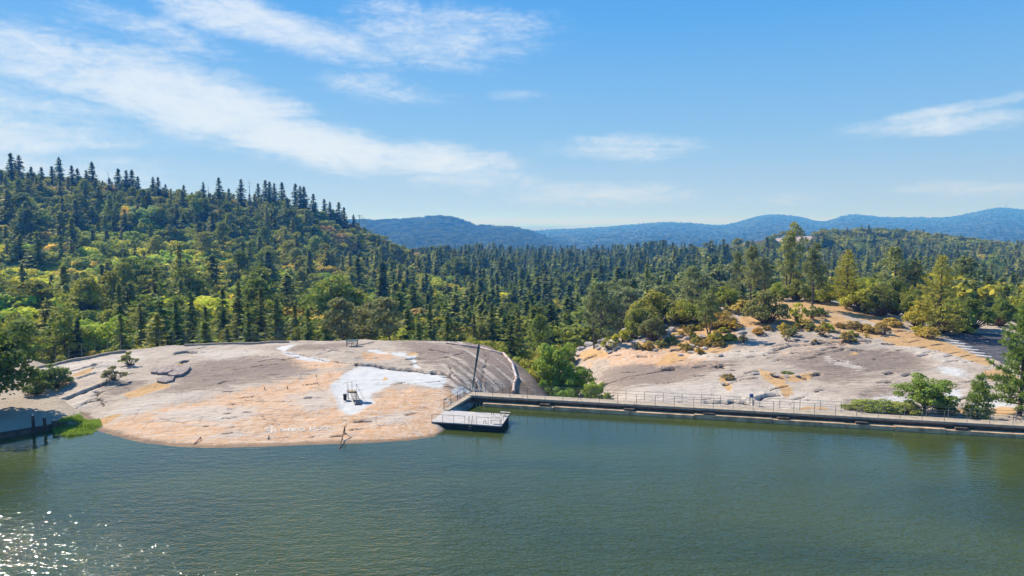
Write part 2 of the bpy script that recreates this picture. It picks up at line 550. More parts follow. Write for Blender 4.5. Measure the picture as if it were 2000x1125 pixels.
def rock_material():
    m, t = new_mat("granite")
    g = t.n('ShaderNodeTexCoord').outputs['Object']
    A = t.n('ShaderNodeAttribute', attribute_name='stain')
    B = t.n('ShaderNodeAttribute', attribute_name='wear')
    sa = t.n('ShaderNodeSeparateColor', {0: A.outputs[0]})
    sb = t.n('ShaderNodeSeparateColor', {0: B.outputs[0]})
    white, orange, soil = sa.outputs
    crack, pale, dark = sb.outputs
    big = t.noise(g, .22, 6, .6, .4)
    mid = t.noise(g, 1.3, 7, .65, .6)
    fine = t.noise(g, 6.5, 6, .7)
    streak = t.noise(t.mapping(g, rot=(0, 0, R_(24)), scale=(.35, 2.2, 1)), 1.0, 8, .68, .5)
    vein = t.noise(t.mapping(g, rot=(0, 0, R_(-32)), scale=(1.6, .5, 1)), 1.2, 6, .7, 1.0)
    c = t.mix(t.ramp(big, .36, .64), (.42, .35, .285), (.49, .41, .335))
    c = t.mix(t.math('MULTIPLY', t.ramp(streak, .50, .66), .5), c, (.27, .215, .195))
    c = t.mix(t.math('MULTIPLY', t.ramp(mid, .54, .70), .42), c, (.55, .48, .42))

    big, mid, fine, streak = (t.ramp(q, .33, .67) for q in (big, mid, fine, streak))

    def blend(mask, noise, soft, col_, c, k=1.0):
        f = t.math('ADD', mask, t.math('MULTIPLY', t.math('SUBTRACT', noise, .5), soft))
        return t.mix(t.math('MULTIPLY', t.ramp(f, .34, .66), k), c, col_)

    dk = t.mix(fine, (.19, .142, .118), (.32, .255, .205))
    c = blend(dark, t.math('ADD', t.math('MULTIPLY', streak, .6), t.math('MULTIPLY', fine, .4)), 1.05, dk, c, .95)
    oc = t.mix(mid, (.65, .47, .33), (.60, .34, .175))
    oc = t.mix(t.math('MULTIPLY', t.ramp(vein, .52, .64), .75), oc, (.64, .52, .42))
    oc = t.mix(t.math('MULTIPLY', t.ramp(streak, .55, 1.0), .6), oc, (.47, .31, .21))
    c = blend(orange, t.math('ADD', t.math('MULTIPLY', mid, .4), t.math('ADD', t.math('MULTIPLY', big, .3), t.math('MULTIPLY', fine, .3))), 1.0, oc, c, .95)
    c = blend(pale, streak, .8, (.54, .475, .41), c, .8)
    wc = t.mix(mid, (.49, .49, .49), (.56, .555, .54))
    c = blend(white, t.math('ADD', t.math('MULTIPLY', mid, .5), t.math('MULTIPLY', fine, .5)), .75, wc, c)
    sc_ = t.mix(fine, (.48, .27, .10), (.60, .39, .19))
    c = blend(soil, t.math('ADD', t.math('MULTIPLY', mid, .5), t.math('MULTIPLY', fine, .5)), .62, sc_, c, .92)
    f = t.ramp(t.math('ADD', crack, t.math('MULTIPLY', t.math('SUBTRACT', fine, .5), .25)), .3, .62)
    c = t.mix(t.math('MULTIPLY', f, .92), c, (.07, .055, .05))
    speck = t.ramp(t.noise(t.mapping(g, rot=(0, 0, R_(24)), scale=(.6, 1.3, 1)), 5.5, 5, .75), .56, .66)
    c = t.mix(t.math('MULTIPLY', t.math('MULTIPLY', speck, t.math('SUBTRACT', 1.0, white)), .5), c, (.21, .16, .145))
    lite = t.ramp(t.noise(t.mapping(g, loc=(7, 3, 0), rot=(0, 0, R_(20)), scale=(.5, 1.5, 1)), 4.0, 5, .75), .58, .68)
    c = t.mix(t.math('MULTIPLY', lite, .5), c, (.60, .54, .48))
    # hairline joints: edges of stretched, warped cells, broken up by noise
    warp = t.n('ShaderNodeVectorMath', {0: g, 1: t.n('ShaderNodeVectorMath', {0: t.n('ShaderNodeTexNoise', {'Vector': g, 'Scale': .9, 'Detail': 4.0}).outputs[1], 1: (1.6, 1.6, 0)}, operation='MULTIPLY').outputs[0]}, operation='ADD').outputs[0]
    for rot_, sc_v, wd_, amt in ((18, (.16, .62, .3), .010, .5), (-40, (.30, .12, .3), .007, .38)):
        vo = t.n('ShaderNodeTexVoronoi', {'Vector': t.mapping(warp, rot=(0, 0, R_(rot_)), scale=sc_v), 'Scale': 1.0}, feature='DISTANCE_TO_EDGE')
        ln = t.math('MULTIPLY', t.ramp(vo.outputs[0], wd_ * 2.2, wd_ * .6), t.ramp(t.noise(g, .5, 3, .6), .46, .6))
        ln = t.math('MULTIPLY', ln, t.math('SUBTRACT', 1.0, t.math('MULTIPLY', white, .8)))
        c = t.mix(t.math('MULTIPLY', ln, amt), c, (.10, .075, .065))
    sxyz = t.n('ShaderNodeSeparateXYZ', {0: g})
    zz = sxyz.outputs[2]
    wet = t.ramp(t.math('ADD', zz, t.math('MULTIPLY', t.math('SUBTRACT', mid, .5), .05)), .13, .05)
    wet = t.math('MULTIPLY', wet, t.ramp(sxyz.outputs[0], 4.0, 1.0))
    c = t.mix(t.math('MULTIPLY', wet, .75), c, (.20, .135, .085))        # stained rim the lake leaves
    h = t.math('ADD', t.math('MULTIPLY', mid, .5), t.math('ADD', t.math('MULTIPLY', streak, .9), t.math('MULTIPLY', fine, .25)))
    h = t.math('MULTIPLY', h, t.math('SUBTRACT', 1.0, t.math('MULTIPLY', white, .7)))
    bmp = t.n('ShaderNodeBump', {'Strength': .8, 'Distance': .10, 'Height': h})
    p = t.n('ShaderNodeBsdfPrincipled', {'Base Color': c, 'Roughness': .88, 'Specular IOR Level': .2, 'Normal': bmp.outputs[0]})
    t.n('ShaderNodeOutputMaterial', {0: p.outputs[0]})
    return m


M_ROCK = rock_material()


def rock_sheet(name, label, xs, ys, hfun, polys, cracks, steps, rough, seed, extra=None):
    X, Y = np.meshgrid(xs, ys)
    Z = hfun(X, Y)
    rough = rough * np.clip(.12 + (Z - .02) * .9, .12, 1)
    Z = Z + rough * fbm(X * .16, Y * .24, seed, 5, .52) + rough * .22 * fbm(X * .9 + Y * .35, Y * 1.6 - X * .3, seed + 50, 3)
    # shallow steps where sheets of granite have peeled off
    lay = fbm(X * .11 + .3 * fbm(X * .5, Y * .5, seed + 90, 3), Y * .17, seed + 20, 4) * 7
    fr = lay - np.floor(lay)
    Z = Z + .085 * np.clip(Z * 1.5, 0, 1) * (np.floor(lay) + np.clip((fr - .88) / .12, 0, 1)) * .5
    PX, PY = project(X, Y, Z)
    jx, jy = fbm(X * .7, Y * .7, seed + 3, 4) * 16, fbm(X * .7, Y * .7, seed + 9, 4) * 7
    M = {}
    for key in ('white', 'orange', 'soil', 'pale', 'dark'):
        a = np.zeros(X.shape)
        for p, soft in polys.get(key, []):
            k = .5 if key in ('soil', 'white') else 1.3
            q = in_poly(PX + jx * k, PY + jy * k, p).astype(float)
            a = np.maximum(a, blur(q, soft))
        M[key] = a
    cr = np.clip((fr - .90) / .06, 0, 1) * np.clip((1.0 - fr) / .02, 0, 1) * np.clip(fbm(X * .3, Y * .3, seed + 31, 3) * 3 + .1, 0, 1) * .5
    jig = fbm(X * 1.1, Y * 1.1, seed + 60, 3) * .35
    for pts, wd, dp in cracks:
        q = [tuple(hit(*p)[:2]) if isinstance(p[0], (int, float)) and p[1] > 250 else p for p in pts]
        x0, x1 = min(a for a, b in q) - 3, max(a for a, b in q) + 3
        y0, y1 = min(b for a, b in q) - 3, max(b for a, b in q) + 3
        i0, i1 = np.searchsorted(xs, (x0, x1))
        j0, j1 = np.searchsorted(ys, (y0, y1))
        if i1 <= i0 + 1 or j1 <= j0 + 1:
            continue
        sl = (slice(j0, j1), slice(i0, i1))
        d, s = line_dist(X[sl] + jig[sl], Y[sl] + jig[sl] * .6, q)
        wv = wd * (.55 + .7 * vnoise(X[sl] * .8, Y[sl] * .8, seed + 77))
        k = np.clip(1.25 - d / wv, 0, 1)
        Z[sl] -= dp * k
        Z[sl] += dp * .8 * np.clip(1 - d / (wv * 7), 0, 1) * (s > 0) * (d > wv)
        cr[sl] = np.maximum(cr[sl], k)
    if extra:
        extra(X, Y, Z, M)
    o = raw_mesh(name, np.stack([X, Y, Z], -1).reshape(-1, 3), grid_faces(len(ys), len(xs)), M_ROCK, smooth=True)
    one = np.ones(X.shape)
    for an, ch in (('stain', (M['white'], M['orange'], M['soil'])), ('wear', (cr, M['pale'], M['dark']))):
        at = o.data.color_attributes.new(an, 'FLOAT_COLOR', 'POINT')
        at.data.foreach_set('color', np.stack([*ch, one], -1).astype(np.float32).ravel())
    tag(o, label, None, None, 'structure')
    return o, (xs, ys, Z)


D_POLY = {
    'white': [([(645, 765), (650, 747), (672, 732), (690, 723), (705, 714), (770, 722), (840, 728), (874, 735), (866, 752), (858, 761), (825, 753), (800, 749), (772, 746), (752, 757),
                (748, 765), (735, 763), (728, 775), (732, 788), (712, 798), (692, 808), (680, 812), (668, 806), (660, 790), (655, 780)], 3),
              ([(540, 679), (572, 671), (580, 672), (556, 688), (600, 697), (645, 703), (640, 709), (600, 706), (556, 694)], 3),
              ([(758, 688), (790, 688), (812, 692), (815, 712), (822, 722), (808, 722), (800, 699), (770, 694)], 1),
              ([(715, 685), (735, 683), (760, 690), (740, 692)], 1), ([(905, 752), (930, 757), (925, 764), (890, 772), (878, 764)], 2)],
    'orange': [([(185, 850), (225, 822), (320, 796), (450, 768), (560, 742), (640, 728), (690, 720), (660, 790), (690, 815), (740, 768), (800, 752), (870, 758), (930, 768), (880, 805),
                 (870, 860), (600, 880), (400, 885)], 9), ([(540, 690), (640, 700), (690, 715), (600, 725)], 6), ([(690, 690), (760, 684), (780, 700), (720, 705)], 6)],
    'soil': [([(238, 772), (250, 765), (285, 753), (308, 748), (334, 749), (325, 757), (285, 768), (255, 777)], 0), ([(342, 713), (352, 708), (361, 711), (350, 718)], 0),
             ([(78, 772), (105, 756), (128, 742), (138, 746), (112, 768), (86, 781)], 1), ([(70, 803), (95, 796), (122, 789), (117, 797), (85, 806)], 1),
             ([(138, 735), (160, 722), (185, 715), (170, 730)], 1), ([(793, 690), (808, 689), (818, 693), (800, 696)], 0), ([(712, 694), (722, 692), (730, 697), (716, 699)], 0),
             ([(743, 739), (752, 736), (759, 740), (748, 743)], 0), ([(784, 788), (792, 786), (796, 792), (788, 793)], 0), ([(705, 688), (715, 686), (712, 690)], 0),
             ([(190, 822), (215, 812), (240, 808), (200, 832)], 1)],
    'pale': [([(60, 720), (240, 690), (300, 690), (300, 705), (130, 745), (70, 785)], 8), ([(200, 800), (330, 770), (450, 755), (300, 800), (210, 825)], 7), ([(100, 770), (180, 765), (170, 800), (90, 805)], 6),
             ([(360, 690), (480, 680), (530, 690), (420, 702)], 5), ([(290, 806), (420, 790), (520, 800), (480, 826), (360, 828)], 5), ([(560, 772), (640, 760), (655, 790), (600, 806)], 5), ([(690, 822), (770, 800), (820, 815), (740, 834)], 5), ([(420, 845), (560, 850), (700, 845), (690, 856), (420, 858)], 4)],
    'dark': [([(370, 706), (480, 694), (600, 705), (640, 716), (560, 738), (440, 752), (330, 775), (270, 785), (320, 760)], 9), ([(860, 668), (930, 672), (990, 690), (1070, 757), (940, 764), (905, 742), (885, 700)], 6),
             ([(480, 680), (700, 665), (690, 682), (560, 690)], 8), ([(760, 665), (880, 668), (900, 735), (830, 715), (800, 690)], 9), ([(190, 760), (250, 745), (300, 742), (230, 770), (190, 790)], 5)],
}
D_CRACK = [([(72, 790), (110, 781), (150, 771), (180, 762), (208, 751)], .34, .30), ([(120, 803), (140, 802), (158, 793), (172, 787), (192, 785)], .22, .18),
           ([(188, 767), (191, 778), (196, 787), (204, 794)], .18, .16), ([(340, 693), (352, 690), (366, 688), (382, 689)], .22, .25), ([(346, 714), (353, 709), (367, 706)], .22, .2),
           ([(700, 714), (740, 717), (770, 721), (810, 725), (850, 731), (874, 735)], .24, .30), ([(70, 801), (95, 795), (118, 788)], .22, .2), ([(155, 738), (170, 734), (186, 729)], .2, .2),
           ([(948, 683), (949, 700), (946, 722), (942, 742), (941, 762)], .09, .12), ([(866, 738), (880, 740), (884, 728), (876, 716)], .14, .12), ([(795, 704), (810, 702), (832, 703)], .2, .2),
           ([(925, 742), (930, 760)], .15, .15), ([(130, 728), (150, 722), (172, 716), (200, 708)], .15, .14), ([(180, 718), (188, 713)], .3, .3), ([(560, 693), (590, 696), (640, 706), (700, 713)], .12, .14),
           ([(428, 748), (436, 743), (448, 741)], .14, .14), ([(205, 752), (220, 742), (260, 730)], .12, .12), ([(165, 790), (180, 775), (205, 765)], .1, .1), ([(690, 676), (730, 668)], .16, .14),
           ([(620, 695), (650, 684), (690, 690)], .12, .12), ([(500, 708), (540, 702), (560, 705)], .12, .1), ([(455, 722), (500, 716), (540, 712)], .1, .08), ([(860, 700), (905, 690)], .14, .12), ([(840, 683), (880, 690)], .14, .12)]
rng = np.random.default_rng(11)
for _ in range(40):
    x, y = rng.uniform(380, 880), rng.uniform(672, 858)
    l = rng.uniform(4, 14)
    D_CRACK.append(([(x - l, y + l * .28 * rng.uniform(-.2, 1.2)), (x + l, y - l * .2 * rng.uniform(-.2, 1.2))], rng.uniform(.07, .15), rng.uniform(.05, .13)))


def dome_extra(X, Y, Z, M):
    # weather streaks that run down the steep right shoulder
    u, v = X * .84 + Y * .54, X * .54 - Y * .84
    st = fbm(u * 1.5, v * .09, 401, 4, .6)
    k = np.clip((X + 9) / 3, 0, 1)
    M['dark'] = np.where(X > -9, np.clip(M['dark'] * (1 - k) + k * (.5 + st * 8), 0, 1), M['dark'])
    M['pale'] = np.maximum(M['pale'], k * np.clip(-st * 7 - .4, 0, 1))
    # wet, darker rim at the waterline
    M['dark'] = np.maximum(M['dark'], np.clip(1.1 - np.abs(Z - .03) / .13, 0, 1) * .75)


dome, DOME_G = rock_sheet("granite_dome", "broad pale granite dome sloping into the lake", np.arange(-68, 15, .17), np.arange(56, 107.5, .17), dome_base, D_POLY, D_CRACK, 0, .17, 5, dome_extra)

R_POLY = {
    'white': [([(1828, 716), (1848, 711), (1896, 730), (1890, 738), (1850, 736)], 4), ([(1842, 766), (1885, 757), (1872, 785), (1850, 792)], 3), ([(1650, 790), (1700, 778), (1760, 770), (1800, 778), (1740, 795)], 5),
              ([(1890, 782), (1985, 768), (1990, 805), (1900, 808)], 5)],
    'orange': [([(1120, 692), (1250, 670), (1420, 690), (1600, 660), (1720, 668), (1500, 690), (1300, 715), (1140, 706)], 10)],
    'soil': [([(1540, 584), (1600, 586), (1660, 598), (1702, 610), (1742, 624), (1762, 644), (1792, 654), (1832, 662), (1862, 675), (1902, 692), (1940, 706), (1930, 714), (1888, 701), (1850, 687),
               (1800, 676), (1750, 672), (1718, 662), (1748, 652), (1738, 641), (1700, 627), (1650, 616), (1590, 607), (1540, 600)], 1),
             ([(1118, 694), (1160, 679), (1190, 690), (1180, 699), (1138, 704)], 2), ([(1240, 672), (1300, 660), (1340, 668), (1310, 684), (1250, 684)], 3), ([(1278, 712), (1300, 692), (1338, 690), (1345, 698), (1310, 712)], 2),
             ([(1482, 716), (1500, 726), (1528, 738), (1545, 755), (1550, 770), (1534, 779), (1522, 762), (1500, 745), (1486, 735)], 1), ([(1528, 742), (1560, 733), (1586, 730), (1588, 739), (1555, 745)], 1),
             ([(1405, 728), (1418, 740), (1432, 762), (1420, 765), (1404, 745)], 1), ([(1300, 640), (1420, 630), (1440, 660), (1420, 690), (1330, 690), (1290, 670)], 4), ([(1500, 625), (1560, 605), (1650, 620), (1700, 640), (1740, 662), (1650, 655), (1560, 645)], 4),
             ([(1430, 640), (1470, 590), (1520, 580), (1560, 600), (1500, 640)], 3), ([(1640, 700), (1680, 690), (1670, 685)], 2), ([(1920, 725), (1960, 715), (1990, 740), (1930, 745)], 2), ([(1850, 800), (1990, 795), (1995, 812), (1860, 808)], 2),
             ([(1560, 795), (1620, 795), (1620, 800), (1560, 800)], 1)],
    'pale': [([(1200, 760), (1400, 745), (1640, 775), (1640, 800), (1230, 785)], 6), ([(1680, 670), (1780, 672), (1900, 705), (1880, 712), (1780, 690)], 4), ([(1600, 696), (1640, 705), (1690, 715), (1680, 722), (1620, 708)], 2),
             ([(1340, 690), (1500, 680), (1520, 690), (1380, 705)], 4)],
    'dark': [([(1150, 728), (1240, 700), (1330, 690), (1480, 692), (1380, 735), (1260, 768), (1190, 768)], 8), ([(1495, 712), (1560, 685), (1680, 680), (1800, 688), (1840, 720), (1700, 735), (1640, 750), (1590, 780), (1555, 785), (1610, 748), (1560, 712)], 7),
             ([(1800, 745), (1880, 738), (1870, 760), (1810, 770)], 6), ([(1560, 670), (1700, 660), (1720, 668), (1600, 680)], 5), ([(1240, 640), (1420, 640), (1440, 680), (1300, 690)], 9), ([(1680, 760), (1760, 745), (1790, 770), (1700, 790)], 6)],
}
R_CRACK = [([(1382, 786), (1400, 786), (1413, 784), (1422, 786), (1432, 782), (1446, 785), (1460, 787)], .3, .3), ([(1483, 779), (1490, 775), (1502, 773), (1520, 772)], .36, .35), ([(1250, 697), (1264, 697)], .3, .25),
           ([(1300, 722), (1314, 721)], .35, .3), ([(1512, 684), (1545, 676), (1600, 671), (1640, 669), (1700, 664)], .2, .2), ([(1390, 712), (1402, 715), (1414, 718)], .25, .2), ([(1510, 734), (1527, 738)], .3, .3),
           ([(1586, 733), (1602, 728)], .25, .25), ([(1400, 716), (1412, 714)], .3, .25), ([(1560, 735), (1572, 737)], .3, .3), ([(1730, 730), (1745, 727)], .2, .2), ([(1765, 735), (1778, 731)], .2, .2),
           ([(1145, 702), (1165, 694)], .3, .3), ([(1420, 750), (1450, 742), (1480, 738)], .14, .14), ([(1495, 764), (1540, 756)], .14, .14), ([(1610, 700), (1650, 710), (1685, 716)], .14, .12), ([(1200, 745), (1260, 730), (1330, 716)], .14, .12),
           ([(1180, 752), (1240, 740)], .12, .1), ([(1250, 716), (1350, 702)], .12, .1)]
for _ in range(150):
    x, y = rng.uniform(1190, 1900), rng.uniform(640, 790)
    if rng.random() < .5:
        y = rng.uniform(645, 705)
    l = rng.uniform(3, 15)
    R_CRACK.append(([(x - l, y + l * .2 * rng.uniform(-.3, 1.4)), (x + l, y - l * .2 * rng.uniform(-.3, 1.4))], rng.uniform(.08, .2), rng.uniform(.08, .2)))
PARKING = [(1846, 654), (1900, 651), (2080, 650), (2080, 720), (1958, 712), (1938, 702), (1905, 686), (1868, 668)]


def slope_extra(X, Y, Z, M):
    PX, PY = project(X, Y, outcrop(X, Y))
    k = blur(in_poly(PX, PY, PARKING).astype(float), 5)
    k = np.maximum(np.clip(k * 1.6, 0, 1), blur(in_poly(PX, PY, R_POLY['soil'][0][0]).astype(float), 4) * .8)
    Z[:] = Z * (1 - k) + outcrop(X, Y) * k
    M['soil'] = np.maximum(M['soil'], np.clip(blur(in_poly(PX, PY, R_POLY['soil'][0][0]).astype(float), 2) * 1.2, 0, 1))


crop, CROP_G = rock_sheet("granite_slope", "bare granite slope rising beyond the walkway to a sandy crest", np.arange(4, 92, .2), np.arange(64, 168, .22), outcrop, R_POLY, R_CRACK, 0, .24, 205, slope_extra)


def sheet_z(G, x, y):
    xs, ys, Z = G
    i, j = int(np.clip(round((x - xs[0]) / (xs[1] - xs[0])), 0, len(xs) - 1)), int(np.clip(round((y - ys[0]) / (ys[1] - ys[0])), 0, len(ys) - 1))
    return float(Z[j, i])


def ground_z(x, y):
    z = float(valley(np.array(x), np.array(y)))
    if -68 < x < 14.8 and 56 < y < 106.5:
        z = max(z, sheet_z(DOME_G, x, y))
    if 4 < x < 91.5 and 64 < y < 167.5:
        z = max(z, sheet_z(CROP_G, x, y))
    if -90 < x < -36 and y > 40:
        z = max(z, float(bank(np.array(x), np.array(y))))
    return z


def spot(px, py):
    """where a point of the photograph meets the finished rock or ground"""
    d = px_dir(px, py)
    for t in np.concatenate([np.arange(55, 180, .12), np.arange(180, 1100, 1.0)]):
        x, y, z = d[0] * t / d[1], t, CAM_H + d[2] * t / d[1]
        g = ground_z(x, y)
        if z <= g:
            return Vector((x, y, g))
    return Vector(hit(px, py))


# ------------------------------------------------------------------ forest floor, far country, water
def soil_material(name, c1, c2, c3, sc=.05, bump=.6):
    m, t = new_mat(name)
    g = t.n('ShaderNodeTexCoord').outputs['Object']
    a, b = t.noise(g, sc, 6, .6), t.noise(g, sc * 9, 6, .65)
    c = t.mix(t.ramp(a, .38, .62), c1, c2)
    c = t.mix(t.math('MULTIPLY', t.ramp(b, .5, .7), .8), c, c3)
    bm_ = t.n('ShaderNodeBump', {'Strength': bump, 'Distance': 1.0, 'Height': b})
    p = t.n('ShaderNodeBsdfPrincipled', {'Base Color': c, 'Roughness': .95, 'Specular IOR Level': .1, 'Normal': bm_.outputs[0]})
    t.n('ShaderNodeOutputMaterial', {0: p.outputs[0]})
    return m


M_FLOOR = soil_material("forest_soil", (.075, .065, .03), (.045, .055, .02), (.13, .10, .045))
M_FARHILL = soil_material("wooded_hill", (.022, .036, .018), (.055, .062, .028), (.13, .115, .06), .006, .15)
M_PLAIN = soil_material("dry_plain", (.34, .29, .20), (.10, .12, .06), (.22, .20, .13), .00035)

gx, gy = np.arange(-1100, 1301, 6.0), np.arange(60, 1321, 6.0)
GX, GY = np.meshgrid(gx, gy)
GZ = valley(GX, GY) + .8 * fbm(GX * .03, GY * .03, 91, 4)
edge = np.minimum(np.minimum(GX + 1100, 1300 - GX), 1320 - GY)
GZ = np.where(edge < 90, GZ - (90 - edge) * 1.3, GZ)
tag(raw_mesh("valley_ground", np.stack([GX, GY, GZ], -1).reshape(-1, 3), grid_faces(len(gy), len(gx)), M_FLOOR, smooth=True), "forest floor of the valley and the hill", None, None, 'structure')

PLAIN_Z = -150.0
px_, py_ = np.linspace(-42000, 42000, 60), np.concatenate([[-3000, 0], np.geomspace(600, 45000, 60)])
PXg, PYg = np.meshgrid(px_, py_)
PZg = PLAIN_Z + np.where(PYg > 5000, np.maximum(0, fbm(PXg * .0003, PYg * .0004, 7, 3)) * 70, 0)
tag(raw_mesh("far_plain", np.stack([PXg, PYg, PZg], -1).reshape(-1, 3), grid_faces(len(py_), len(px_)), M_PLAIN, smooth=True), "pale distant lowland reaching to the horizon", None, None, 'structure')


def far_hill(name, label, sky_line, d_top, d_base, z_base, d_back, seed, rough):
    """a ridge: skyline heights read along the top, falling to the valley in front and the plain behind"""
    sx = np.array([(p[0] - 1000) / FPX for p in sky_line])
    sz = np.array([CAM_H - (p[1] - 432) / FPX * d_top for p in sky_line])
    us = np.linspace(sx[0], sx[-1], 420)
    zt = np.interp(us, sx, sz)
    k = np.ones(9) / 9
    zt = np.convolve(np.pad(zt, 4, 'edge'), k, 'valid')
    rows = np.concatenate([np.linspace(d_base, d_top, 60), np.linspace(d_top, d_back, 25)[1:]])
    U, Dd = np.meshgrid(us, rows)
    T = np.broadcast_to(zt, U.shape)
    f = np.where(Dd <= d_top, np.clip((Dd - d_base) / (d_top - d_base), 0, 1), np.clip((d_back - Dd) / (d_back - d_top), 0, 1))
    base_ = np.where(Dd <= d_top, z_base, PLAIN_Z)
    X, Y = U * Dd, Dd
    Z = base_ + (T - base_) * (f ** 1.15)
    Z = Z + rough * fbm(X / (rough * 14), Y / (rough * 14), seed, 5) * np.minimum(1, 4 * f * (1.08 - f) + .05)
    o = raw_mesh(name, np.stack([X, Y, Z], -1).reshape(-1, 3), grid_faces(len(rows), len(us)), M_FARHILL, smooth=True)
    tag(o, label, None, None, 'structure')
    return X, Y, Z


HILL_A = far_hill("wooded_hill", "low wooded hill beyond the end of the valley",
                  [(560, 440), (700, 430), (735, 431), (760, 430), (800, 430), (825, 426), (845, 423), (868, 423), (890, 427), (908, 432), (925, 441), (960, 443), (1000, 445), (1030, 452), (1060, 462), (1100, 480), (1140, 492)], 3000, 1900, -78, 4000, 31, 5)
HILL_B = far_hill("blue_ridge_hills", "long blue mountain ridge on the horizon",
                  [(900, 466), (960, 456), (1040, 450), (1100, 447), (1180, 443), (1240, 438), (1300, 433), (1350, 435), (1400, 440), (1430, 436), (1470, 423), (1500, 418), (1530, 419), (1560, 423), (1590, 431), (1605, 434), (1630, 426), (1655, 418),
                   (1690, 420), (1720, 424), (1760, 424), (1830, 425), (1870, 421), (1900, 414), (1935, 406), (1955, 405), (1985, 409), (2020, 415), (2100, 428), (2300, 420), (2600, 425)], 6000, 2000, -84, 8500, 41, 12)


def water_material():
    m, t = new_mat("lake_water")
    g = t.n('ShaderNodeTexCoord').outputs['Object']
    n1 = t.noise(t.mapping(g, rot=(0, 0, R_(-14)), scale=(.8, 2.1, 1)), .85, 2, .5, .4)
    n2 = t.noise(t.mapping(g, rot=(0, 0, R_(22)), scale=(1.3, 2.6, 1)), 2.3, 1.8, .5, .3)
    calm = t.noise(t.mapping(g, scale=(.6, 1.4, 1)), .05, 3, .5, .6)
    sep_ = t.n('ShaderNodeSeparateXYZ', {0: g})
    near = t.ramp(sep_.outputs[1], 70.0, 22.0)          # wind reaches the open water, the shore lies in the lee
    amp = t.math('MULTIPLY', t.math('ADD', .045, t.math('MULTIPLY', near, .66)), t.math('ADD', .62, t.math('MULTIPLY', calm, .75)))
    h = t.math('MULTIPLY', t.math('ADD', n1, t.math('MULTIPLY', n2, .62)), amp)
    b = t.n('ShaderNodeBump', {'Strength': 1.0, 'Distance': .21, 'Height': h})
    murk = t.mix(t.ramp(calm, .4, .62), (.052, .067, .013), (.036, .052, .016))
    p = t.n('ShaderNodeBsdfPrincipled', {'Base Color': murk, 'Roughness': t.math('ADD', .03, t.math('MULTIPLY', near, .035)), 'IOR': 1.56, 'Specular IOR Level': .5, 'Normal': b.outputs[0]})
    t.n('ShaderNodeOutputMaterial', {0: p.outputs[0]})
    return m


dw = lambda t, s: tuple(DAM_A + DAM_DIR * t + DAM_NRM * s)
wpoly = [(-260, -160), (260, -160), dw(230, .3), dw(4, .3), dw(-1, .3), (-14, 79), (-24, 72), (-36, 71), (-42, 68), tuple(QUAY_B + Q_NRM * .5), tuple(QUAY_A + Q_NRM * .5), tuple(QUAY_A - Q_DIR * 60 + Q_NRM * .5), (-260, -100)]
tag(raw_mesh("water", [(a, b, 0.0) for a, b in wpoly], [tuple(range(len(wpoly)))], water_material()), "green lake with small ripples", None, None, 'structure')
tag(raw_mesh("lake_bed", [(a * 1.02, b, -.9) for a, b in wpoly], [tuple(range(len(wpoly)))], M_FLOOR), "muddy bed under the lake", None, None, 'structure')
bx_, by_ = np.arange(-90, -36, .5), np.arange(40, 93, .5)
BX, BY = np.meshgrid(bx_, by_)
BZ = bank(BX, BY) + .05 * fbm(BX * .3, BY * .3, 17, 4)
M_SAND = soil_material("landing_sand", (.42, .35, .27), (.48, .41, .33), (.34, .28, .22), .3)
tag(raw_mesh("sandy_ground", np.stack([BX, BY, BZ], -1).reshape(-1, 3), grid_faces(len(by_), len(bx_)), M_SAND, smooth=True), "flat sandy landing in the shade by the lake", None, None, 'structure')

# ------------------------------------------------------------------ trees: prototypes of unit height
def leaf_material(name, trans=.32, var=.35):
    m, t = new_mat(name)
    tint = t.n('ShaderNodeAttribute', attribute_name='tint', attribute_type='INSTANCER').outputs[0]
    isl = t.n('ShaderNodeNewGeometry').outputs['Random Per Island']
    g = t.n('ShaderNodeTexCoord').outputs['Object']
    n = t.noise(g, 7.0, 3, .6)
    k = t.math('ADD', t.math('MULTIPLY', t.math('SUBTRACT', isl, .5), var * 1.6), t.math('ADD', t.math('MULTIPLY', t.math('SUBTRACT', n, .5), var * 2.6), 2.7))
    hsv = t.n('ShaderNodeHueSaturation', {'Hue': t.math('ADD', .5, t.math('MULTIPLY', t.math('SUBTRACT', n, .5), .07)), 'Value': k, 'Color': tint})
    d = t.n('ShaderNodeBsdfPrincipled', {'Base Color': hsv.outputs[0], 'Roughness': .7, 'Specular IOR Level': .1})
    tr = t.n('ShaderNodeBsdfTranslucent', {'Color': t.mix(.5, hsv.outputs[0], (.26, .32, .04))})
    mx = t.n('ShaderNodeMixShader', {0: trans, 1: d.outputs[0], 2: tr.outputs[0]})
    t.n('ShaderNodeOutputMaterial', {0: mx.outputs[0]})
    return m


M_LEAF = leaf_material("broad_leaves", .42, .34)
M_NEEDLE = leaf_material("needles", .32, .36)
M_BARK = plain_mat("bark", (.085, .06, .045), .9, 0, .45, 9)
M_GREYBARK = plain_mat("grey_bark", (.12, .095, .08), .9, 0, .4, 9)
M_TWIG = plain_mat("twigs", (.16, .10, .065), .9, 0, .35, 5)


